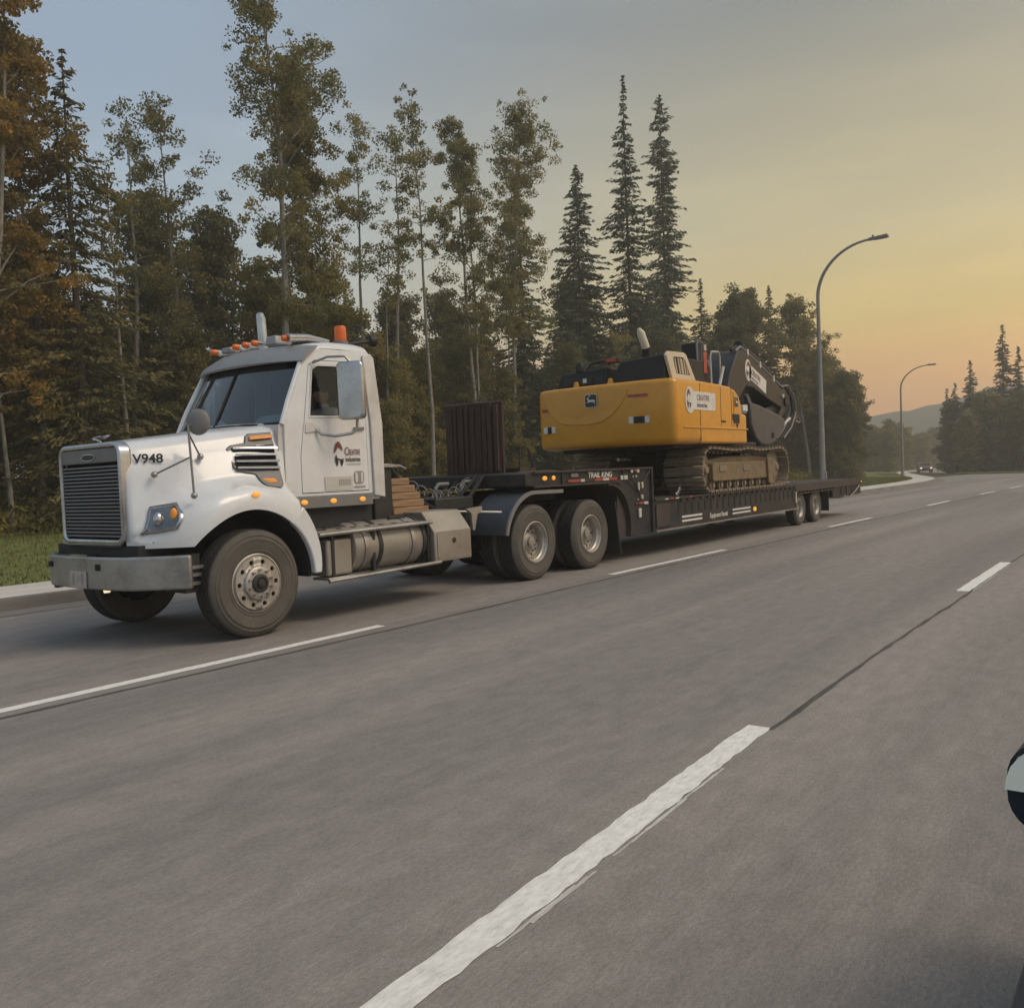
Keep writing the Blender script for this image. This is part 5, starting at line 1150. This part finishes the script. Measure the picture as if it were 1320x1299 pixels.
def spruce(name, seed, H, wid, lm, cb=0.06, dens=1.0, irreg=0.3, nsz=0.10, pw=0.85, r0=0.16):
    rg = np.random.default_rng(seed); tb = MB()
    tb.tube([(0,0,-0.2),(0.03,0,H*0.35),(0,0.04,H*0.7),(0,0,H*0.99)],[r0*1.2,r0*0.8,r0*0.42,0.012],8)
    cs, As, Bs, ts = [], [], [], []
    nl = int(H*4.6); lumps = np.minimum(1.4, 1+irreg*np.convolve(rg.normal(size=nl+8), np.ones(5)/5, 'same')[:nl]*1.6)
    for q in range(nl):
        u = q/(nl-1); z = H*(cb+(0.995-cb)*u); R_ = wid*((1-u)**pw)*max(0.25,lumps[q])+0.07
        for k in range(max(3,int(round(7*dens*(1-0.45*u))))):
            az = rg.uniform(0,2*math.pi); L = R_*rg.uniform(0.55,1.18)
            droop = -0.18-0.30*(1-u)+rg.normal()*0.10+ (0.5 if u > 0.94 else 0)
            d = np.array([math.cos(az), math.sin(az), 0.0]); side = np.array([-d[1],d[0],0])
            if k < 3 and L > 0.5 and q % 2 == 0:
                tb.tube([(0,0,z),tuple(d*L*0.5+np.array([0,0,z+droop*L*0.35])),tuple(d*L+np.array([0,0,z+droop*L*0.75]))],[0.022*(1-u)+0.006,0.012,0.004],4,cap=False)
            n = max(4,int(L*23*dens)); t = rg.uniform(0.12,1.0,n)
            spread = rg.normal(size=n)*0.20*(1.1-0.6*t)*min(1,L)
            pos = d[None]*(L*t)[:,None]+side[None]*spread[:,None]; pos[:,2] += z+droop*L*t**1.2*0.8-rg.uniform(0,0.16,n)*(1-0.5*u)+0.10*L*t*t
            a = d[None]*0.75+side[None]*rg.normal(size=(n,1))*0.55+np.array([[0,0,1]])*rg.normal(-0.35,0.3,(n,1)); a /= np.linalg.norm(a,axis=1)[:,None]
            bb = np.cross(a, rg.normal(size=(n,3))); bb /= np.linalg.norm(bb,axis=1)[:,None]
            s = nsz*0.70*rg.uniform(0.7,1.4,(n,1)); cs.append(pos); As.append(a*s*1.35); Bs.append(bb*s*0.42)
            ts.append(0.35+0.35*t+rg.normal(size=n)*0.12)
    return tb.mesh('trunk', M['barkdark'], merge=False), quads_mesh('crown', np.concatenate(cs), np.concatenate(As), np.concatenate(Bs), np.concatenate(ts), lm)
def ground_z(x, y): return zt(x, y) if y > 27 or y < 11 else zg(x)+0.2
def plant(name, meshes, x, y, label, cat='tree', group=None, rz=0.0, sc=1.0, sxy=None, z=None):
    t = empty(name, (x, y, ground_z(x,y) if z is None else z), label, cat, group, rz)
    t.scale = ((sxy or sc), (sxy or sc), sc)
    inst('trunk', meshes[0], t); inst('crown', meshes[1], t)
    return t

# ---- the trees one can tell apart
BL, SP = broadleaf, spruce
asp, olv, bsh, ndl, nwm, bk, bd_ = M['aspen'], M['olive'], M['bush'], M['needle'], M['needlewarm'], M['bark'], M['barkdark']
A_ = [
 ('aspen_tree', BL('a',11,17.5,0.22,2.3,M['sunwarm'],bk,nb=46,clumps=3,leaves=85,lsz=0.085), 10.6,26.0,'tall leafy aspen cut by the left edge of the photo'),
 ('aspen_tree', BL('b',12,15.2,0.20,2.1,M['sunwarm'],bk,nb=52,clumps=3,leaves=90,lsz=0.085), 12.7,27.6,'bushy autumnal and sunwarm tinted aspen between the left edge and the dark left spruce'),
 ('spruce_tree', SP('c',13,14.8,3.2,nwm,irreg=0.22,dens=1.0,nsz=0.12), 13.9,27.2,'broad brownish spruce standing at the far left of the tree line'),
 ('aspen_tree', BL('d',14,14.6,0.58,1.5,asp,bk,nb=18,clumps=2,leaves=52,csz=0.42,gap=0.25,asym=0.3), 17.2,30.0,'thin aspen with a few loose leaf clumps right of the brownish spruce'),
 ('aspen_tree', BL('e',15,15.4,0.48,1.9,asp,bk,nb=26,clumps=3,leaves=58,lean=-0.03,gap=0.2), 19.1,29.0,'leaning aspen with a ragged crown above the front of the truck'),
 ('aspen_tree', BL('f',16,19.9,0.36,3.0,asp,bk,nb=48,clumps=3,leaves=84,r0=0.17,csz=0.46,gap=0.08), 19.9,25.0,'tallest aspen of all with dense crown, rising above the truck cab'),
 ('poplar_tree', BL('g',17,17.4,0.14,1.7,olv,bk,nb=80,clumps=4,leaves=100,csz=0.42,shape=1.1), 23.4,26.5,'narrow olive green poplar close behind the cab right of the tallest aspen'),
 ('aspen_tree', BL('h',18,18.3,0.60,1.5,asp,bk,nb=20,clumps=2,leaves=62,gap=0.2,asym=-0.3), 28.4,30.0,'slim aspen with open crown just right of the olive poplar'),
 ('aspen_tree', BL('i',19,17.6,0.58,1.5,asp,bk,nb=20,clumps=2,leaves=66,gap=0.15,lean=0.02), 29.3,29.0,'aspen with a round loose crown left of the thin white stemmed one'),
 ('birch_tree', BL('j',20,17.3,0.55,1.3,asp,bk,nb=20,clumps=2,leaves=52,r0=0.11,csz=0.38,gap=0.2), 28.0,25.4,'thin birch with a long bare white trunk behind the timber stack'),
 ('aspen_tree', BL('k',21,18.5,0.44,2.3,asp,bk,nb=44,clumps=4,leaves=85,fork=True,r0=0.13), 32.8,26.4,'twin stemmed pale aspen rising behind the rusty headboard'),
 ('aspen_tree', BL('l',22,20.3,0.40,2.3,asp,bk,nb=50,clumps=4,leaves=85,csz=0.5), 36.6,27.6,'full crowned aspen just right of the twin stemmed one'),
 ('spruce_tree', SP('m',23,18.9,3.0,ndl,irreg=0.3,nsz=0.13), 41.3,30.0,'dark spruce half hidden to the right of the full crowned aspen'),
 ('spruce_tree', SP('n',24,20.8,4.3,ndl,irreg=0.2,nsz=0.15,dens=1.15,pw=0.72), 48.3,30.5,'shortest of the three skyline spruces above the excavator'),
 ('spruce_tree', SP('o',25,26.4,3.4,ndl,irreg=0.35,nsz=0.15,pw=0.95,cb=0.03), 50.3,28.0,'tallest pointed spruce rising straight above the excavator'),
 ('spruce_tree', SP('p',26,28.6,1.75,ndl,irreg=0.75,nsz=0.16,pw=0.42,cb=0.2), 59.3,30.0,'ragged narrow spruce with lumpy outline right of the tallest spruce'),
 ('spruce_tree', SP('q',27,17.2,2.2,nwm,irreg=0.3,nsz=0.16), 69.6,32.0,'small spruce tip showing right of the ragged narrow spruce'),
 ('poplar_tree', BL('r',28,14.6,0.10,3.6,bsh,bk,nb=90,clumps=4,leaves=90,lsz=0.13,csz=0.75), 66.8,28.2,'wide dark poplar behind the excavator boom'),
 ('spruce_tree', SP('s',29,17.3,2.6,nwm,irreg=0.2,nsz=0.17), 77.2,29.0,'pointed spruce rising out of the wide dark poplar near the lamp post'),
 ('aspen_tree', BL('t',30,14.8,0.42,3.0,asp,bk,nb=42,clumps=4,leaves=62,lsz=0.13,csz=0.66,lean=0.10,r0=0.16,gap=0.1), 72.3,24.2,'airy leaning aspen behind the nearer street lamp'),
 ('alder_tree', BL('u',31,8.2,0.05,2.2,bsh,bk,nb=60,clumps=4,leaves=80,lsz=0.12,csz=0.6), 74.0,22.3,'low rounded alder at the right end of the tree line beside the lamp post'),
]
for nm, me, x, y, lb in A_: plant(nm, me, x, y, lb, 'tree', 'trees of the forest edge behind the truck')
# ---- filler: the dense forest edge, alike small trees behind and between
rg = random.Random(21)
P_b = [BL('fa',41,8.6,0.02,1.9,bsh,bd_,nb=80,clumps=4,leaves=75,lsz=0.10,csz=0.6), BL('fb',42,10.5,0.04,1.9,bsh,bk,nb=80,clumps=4,leaves=80,lsz=0.10,csz=0.6),
       BL('fc',43,7.0,0.0,1.9,olv,bd_,nb=60,clumps=4,leaves=75,lsz=0.10,csz=0.55), BL('fd',46,12.0,0.2,1.7,bsh,bk,nb=60,clumps=4,leaves=75,lsz=0.10,csz=0.6)]
P_b += [BL('fg',47,9.2,0.02,1.9,M['aspen'],bk,nb=70,clumps=3,leaves=70,lsz=0.10,csz=0.55), BL('fh',48,7.6,0.02,1.7,M['olive'],bk,nb=60,clumps=3,leaves=70,lsz=0.10,csz=0.5)]
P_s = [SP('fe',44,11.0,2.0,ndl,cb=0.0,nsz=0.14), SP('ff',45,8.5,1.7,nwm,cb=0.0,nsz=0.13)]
G2 = 'alike trees filling the forest edge'
def fill(x, y, sc=1.0, p=None):
    p = p or (rg.choice(P_b) if rg.random() < 0.72 else rg.choice(P_s))
    spr = p in P_s
    t = plant('young_spruce_tree' if spr else 'young_tree', p, x, y, 'dark young spruce in the dense forest edge behind the road' if spr else 'dense young leafy tree in the forest edge behind the road', 'tree', G2+(' (spruces)' if spr else ' (leafy)'), rg.uniform(0,6.28), sc*rg.uniform(0.85,1.2))
for row, (y0, st, hs_) in enumerate(((28.0,2.2,0.70),(30.6,2.3,0.88),(34.0,2.6,0.98),(38.5,3.0,1.02))):
    x = 6.0+row*2
    while x < 76+row*7:
        far = max(0,(x-40)/40)
        fill(x+rg.uniform(-0.7,0.7), y0+rg.uniform(-0.8,0.8)-(2.2*far if row == 0 else 0), hs_*(1+0.25*far)); x += st*rg.uniform(0.75,1.25)*(1+0.3*far)
for k, (x, y, s) in enumerate(((77.5,22.6,0.85),(79.5,24.5,1.0),(82.5,24.0,0.80),(85,26.5,0.95),(89,27.5,0.85),(93,30,0.9),(75.5,24.8,1.05))): fill(x, y, s, P_b[(0,1,4,2,0,4,1)[k]])
# pale bare stems standing in front of the dark edge
bare = [BL('ba',51,9.5,0.75,0.8,asp,bk,nb=9,clumps=2,leaves=45,r0=0.085), BL('bb',52,11.5,0.75,0.9,olv,bk,nb=10,clumps=2,leaves=45,r0=0.10,lean=0.03)]
for k, (x, y, q) in enumerate(((11.5,26.8,0),(15.4,27.2,1),(23.0,26.6,0),(26.6,26.6,1),(36.5,27.4,1),(45.5,26.6,0),(72.0,23.0,1))):
    plant('sapling', bare[q], x, y, 'slender pale stemmed sapling in front of the dark forest edge', 'tree', 'pale saplings in front of the forest edge', k*1.7)
# ---- right hand group beyond the junction
RS = [('spruce_tree', SP('ra',61,17.0,2.6,ndl,irreg=0.25,nsz=0.2,dens=0.8), 118,16.4,'tallest spruce of the dark group at the right edge of the photo'),
      ('spruce_tree', SP('rb',62,14.6,2.4,ndl,irreg=0.25,nsz=0.2,dens=0.8), 121,15.2,'spruce right beside the tallest one at the right edge of the photo'),
      ('spruce_tree', SP('rc',63,12.9,2.5,ndl,irreg=0.2,nsz=0.2,dens=0.8), 115,19.4,'pointed spruce in the middle of the dark right hand group'),
      ('spruce_tree', SP('rd',64,10.2,1.9,ndl,irreg=0.2,nsz=0.18,dens=0.8), 112,20.5,'small spruce at the left end of the dark right hand group'),
      ('spruce_tree', SP('re',65,10.0,1.6,ndl,irreg=0.2,nsz=0.18,dens=0.8), 117,22.3,'smallest spruce at the outer left of the dark right hand group')]
for nm, me, x, y, lb in RS: plant(nm, me, x, y, lb, 'tree', 'dark trees beyond the junction')
P_r = [BL('ga',71,9.0,0.0,2.4,bsh,bd_,nb=60,clumps=4,leaves=55,lsz=0.17,csz=0.75), SP('gb',72,10.5,2.2,ndl,cb=0.0,nsz=0.22,dens=0.7), BL('gc',73,8.0,0.0,2.2,M['aspen'],bd_,nb=50,clumps=4,leaves=50,lsz=0.17,csz=0.7)]
for k, (x, y, s) in enumerate(((106,13.6,0.9),(107,16.6,0.95),(109,19.0,0.8),(110,11.0,1.05),(112,14.0,1.1),(113,17.2,1.1),(115,21.0,0.9),(116,12.4,1.15),(119,18.8,1.1),(123,12.5,1.15),(125,17.5,1.1),(130,21.5,1.0),(104.5,11.5,0.7),(105,15.0,0.65),(108,8.5,1.0),(114,7.5,1.1),(120,22.5,0.8),(131,15,1.1))):
    plant('spruce_tree' if k%3 == 1 else 'leafy_tree', P_r[k%3], x, y, 'low dark spruce filling the group beyond the junction' if k%3 == 1 else 'dense dark leafy tree in the group beyond the junction', 'tree', 'dark spruces beyond the junction' if k%3 == 1 else 'dark leafy trees beyond the junction', k*1.3, s*(0.82 if k%3 == 1 else 0.95))
# ---- hazy trees along the side road, middle distance
P_c = [BL('ca',81,9.0,0.02,2.6,olv,bk,nb=50,clumps=4,leaves=40,lsz=0.22,csz=0.85), BL('cb',82,10.5,0.05,2.6,asp,bk,nb=50,clumps=4,leaves=40,lsz=0.22,csz=0.85), SP('cc',83,11,2.2,nwm,nsz=0.25,dens=0.6)]
for k in range(64):
    x = rg.uniform(140,250); y = max(K(x)+4.0, x*rg.uniform(0.195,0.30))
    plant('distant_tree', P_c[k%3], x, y, 'hazy distant tree along the side road beyond the trailer', 'tree', 'hazy trees along the side road', k*0.9, rg.uniform(0.48,0.78))
for k in range(36):
    x = rg.uniform(170,320); y = rg.uniform(24+0.02*x, 42+0.1*x)
    plant('distant_tree', P_c[k%3], x, max(y, K(x)+5), 'hazy distant tree along the side road beyond the trailer', 'tree', 'hazy trees along the side road', k*0.9, rg.uniform(0.6,0.85))
# ---- undergrowth at the foot of the forest: one mass of leaves and grass
rg2 = np.random.default_rng(5)
n = 52000
x = rg2.uniform(-4,82,n); yb = 25.6-2.4*np.clip((x-40)/40,0,1); y = yb+np.abs(rg2.normal(size=n))*2.6
hmax = 0.5+1.3*np.clip((y-yb)/2.5,0,1)*(0.55+0.45*np.sin(x*0.9)*np.sin(x*0.37+1)); z = 0.22+rg2.uniform(0,1,n)**0.8*np.maximum(0.15,hmax)
A, B = rand_axes(rg2, n, 0.085)
zz = np.array([zg(v) for v in x])
o = bpy.data.objects.new('undergrowth', quads_mesh('undergrowth', np.stack([x,y,z+zz],1), A, B, np.clip(0.45+0.25*np.sin(x*1.3+y)+rg2.normal(size=n)*0.2,0,1), M['olive'])); COL.objects.link(o)
tag(o, 'low mixed undergrowth along the foot of the forest edge', 'undergrowth', kind='stuff')
n = 60000
x = rg2.uniform(-2,80,n); y = np.array([K(v) for v in x])+2.2+rg2.uniform(0,1,n)**1.3*13; zz = np.array([zg(v) for v in x])
h = rg2.uniform(0.015,0.05,n)*np.where(y > 23, 2.2, 1.0)
Bv = np.stack([rg2.normal(size=n)*0.02, rg2.normal(size=n)*0.02, h],1); Av = np.stack([rg2.normal(size=n), rg2.normal(size=n), np.zeros(n)],1); Av = Av/np.linalg.norm(Av,axis=1)[:,None]*0.012
M['grassb'] = leaf_mat('grass_blades', [(0.0,(0.09,0.11,0.035)),(0.6,(0.14,0.15,0.05)),(1.0,(0.19,0.165,0.07))])
dz = 0.14+0.16*np.clip((y-np.array([K(v) for v in x])-2.13)/12,0,1)
o = bpy.data.objects.new('grass', quads_mesh('grass', np.stack([x,y,zz+dz+h*0.6],1), Av, Bv, 0.5+rg2.normal(size=n)*0.22, M['grassb'])); COL.objects.link(o)
tag(o, 'short green grass of the roadside verge', 'grass', kind='stuff')

# ================================================================ STREET LAMPS, FAR CAR, CAMERA CAR
M['pole'] = mat('galvanised_pole', (0.26,0.255,0.24), 0.55, 0.4, var=0.1, dirt=(0.18,0.165,0.14), damt=0.5)
def lamp(x, y, z, H, dy, dx, label):
    t = empty('street_lamp', (x,y,z), label, 'street lamp', 'street lamps along the kerb')
    MB().lathe([(0,0),(0.19,0),(0.19,0.04),(0.15,0.06),(0.125,0.5),(0.095,H*0.5),(0.07,H*0.80)], (0,0,0), 'z', 14).build('pole', M['pole'], t)
    pts = []
    for i in range(15):
        a = (math.pi/2)*i/14; pts.append((dx*(1-math.cos(a)), dy*(1-math.cos(a)), H*0.80+(H*0.20)*math.sin(a)))
    MB().tube(pts, [0.075-0.03*i/14 for i in range(15)], 10).build('arm', M['pole'], t)
    e = Vector(pts[-1]); d = Vector((dx,dy,0)).normalized(); s_ = Vector((-d.y,d.x,0))
    def q(a, b, c): return tuple(e+d*a+s_*b+Vector((0,0,c)))
    hd = MB().hexa([q(-0.08,-0.07,-0.05),q(0.70,-0.14,-0.03),q(0.70,0.14,-0.03),q(-0.08,0.07,-0.05),q(-0.08,-0.06,0.06),q(0.66,-0.11,0.09),q(0.66,0.11,0.09),q(-0.08,0.06,0.06)]).build('lamp_head', M['grey'], t, bevel=0.02)
    MB().hexa([q(0.15,-0.08,-0.06),q(0.62,-0.10,-0.05),q(0.62,0.10,-0.05),q(0.15,0.08,-0.06),q(0.15,-0.08,-0.03),q(0.62,-0.10,-0.03),q(0.62,0.10,-0.03),q(0.15,0.08,-0.03)]).build('lamp_lens', M['grey'], hd)
    MB().tube([q(0.1,0,0.06),q(0.1,0,0.15)],0.04,8).build('photocell', M['grey'], hd)
    MB().box(-0.06,0.06,-0.155,-0.13,0.6,0.9).build('access_door', M['pole'], t)
lamp(37.4, 11.95, 0.15, 10.15, -2.15, 0.0, 'nearer tall curved street lamp standing behind the rear of the trailer')
lamp(88.0, 20.7, zg(88)+0.15, 10.1, -2.4, 0.0, 'farther curved street lamp standing by the side road')

# far oncoming car on the side road
M['carred'] = mat('dark_red_car_paint', (0.10,0.035,0.03), 0.35, coat=0.4)
fc = empty('car', (133, 28.4, zg(133)), 'small far dark red car with lit headlights on the side road', 'car', rz=R(17))
prof = [(-2.1,0.30),(-2.15,0.62),(-2.0,0.82),(-1.0,0.95),(-0.45,1.38),(0.9,1.42),(1.6,1.0),(2.1,0.92),(2.15,0.4),(2.0,0.28)]
MB().prism(prof, 'y', -0.86, 0.86).build('body', M['carred'], fc, bevel=0.08, seg=3)
MB().hexa([(-1.02,-0.74,0.97),(-0.98,-0.74,0.98),(-0.98,0.74,0.98),(-1.02,0.74,0.97),(-0.52,-0.62,1.36),(-0.48,-0.62,1.37),(-0.48,0.62,1.37),(-0.52,0.62,1.36)]).build('windscreen', M['mblack'], fc)
for y in (-0.62,0.62): MB().ball((-2.13,y,0.66),(0.06,0.16,0.10)).build('headlight', M['lit'], fc)
cty = tyre_meshes(0.525,0.285,0.27)
for x in (-1.3,1.35):
    for sg in (-1,1): wheel(fc, x, sg*0.86, 0.33, 'drive', sg, False, cty, 0.62)

# the photographer's own car: door mirror and body side enter the frame at the right
M['carblue'] = mat('dark_blue_car_paint', (0.020,0.028,0.042), 0.45, var=0.05, spec=0.25)
cc = empty('car', (0.6,-0.735,0), 'dark blue car at the right edge with its wing mirror showing a pale reflection', 'car')
def side_sec(y, dz=0.0, ins=0.0):
    return None
bodyp = [(-3.0,0.35),(-3.05,0.75),(-2.9,0.98),(0.9,0.955),(1.5,0.93),(2.15,0.82),(2.45,0.66),(2.45,0.35)]
secs = []
for y, k in ((0.84,0.90),(0.878,0.955),(0.89,1.0)):
    secs.append([(x,y,0.35+(z-0.35)*(0.55 if k == 1.0 else (0.93 if k < 0.95 else 0.80))) for x,z in bodyp])
MB().loft([[(x,-0.80,z) for x,z in bodyp],[(x,0.82,z) for x,z in bodyp],[(x,0.872,0.35+(z-0.35)*0.975) for x,z in bodyp],[(x,0.893,0.35+(z-0.35)*0.85) for x,z in bodyp],[(x,0.885,0.35+(z-0.35)*0.35) for x,z in bodyp],[(x,0.84,0.35) for x,z in bodyp]], closed=True, caps=True).build('body', M['carblue'], cc, smooth=50)
for x in (-1.9,1.55):
    for sg in (-1,1): wheel(cc, x, sg*0.86-0.0, 0.335, 'drive', 1 if sg > 0 else -1, False, cty, 0.64)
mh = MB()
mc = (0.53, 0.785, 1.118)     # local centre of the mirror
SE = [(math.copysign(abs(math.cos(a))**0.7, math.cos(a)), math.copysign(abs(math.sin(a))**0.7, math.sin(a))) for a in [2*math.pi*i/40 for i in range(40)]]
sec = []
for dx, s_ in ((-0.035,0.90),(-0.03,1.0),(0.03,0.98),(0.08,0.85),(0.12,0.55),(0.135,0.1)):
    sec.append([(mc[0]+dx, mc[1]-0.03+0.138*s_*u, mc[2]+0.066*s_*v) for u,v in SE])
MB().loft(sec, closed=True, caps=True).build('mirror_housing', M['carblue'], cc, smooth=60)
gl_ = [(0.135*u-0.03, 0.0645*v if v > 0.08 else 0.006) for u,v in SE if v > -0.05]
MB().add([(mc[0]-0.058+0.30*(b+0.01)-0.012*h, mc[1]+a, mc[2]+b) for h in (1,0) for a,b in gl_], [tuple(range(len(gl_)))]+[tuple(range(2*len(gl_)-1,len(gl_)-1,-1))]+[(i,(i+1)%len(gl_),len(gl_)+(i+1)%len(gl_),len(gl_)+i) for i in range(len(gl_))]).build('mirror_glass', M['mirror'], cc, smooth=0)
MB().tube([(mc[0]+0.04,mc[1]-0.04,mc[2]-0.03),(mc[0]+0.02,0.76,0.93)],[0.035,0.045],10).build('mirror_stalk', M['carblue'], cc)

# ================================================================ HAZE
HZ = 0.0017
hm = bpy.data.materials.new('evening_haze'); hm.use_nodes = True; t = hm.node_tree
t.nodes.remove(t.nodes['Principled BSDF'])
pv = t.nodes.new('ShaderNodeVolumePrincipled'); pv.inputs['Color'].default_value = (0.86,0.82,0.74,1); pv.inputs['Density'].default_value = HZ; pv.inputs['Anisotropy'].default_value = 0.2
t.links.new(pv.outputs[0], t.nodes['Material Output'].inputs['Volume'])
hz = MB().box(-140,800,-200,490,-14,56).build('haze', hm, smooth=0); tag(hz, 'thin evening haze over the whole place', 'haze', kind='stuff')
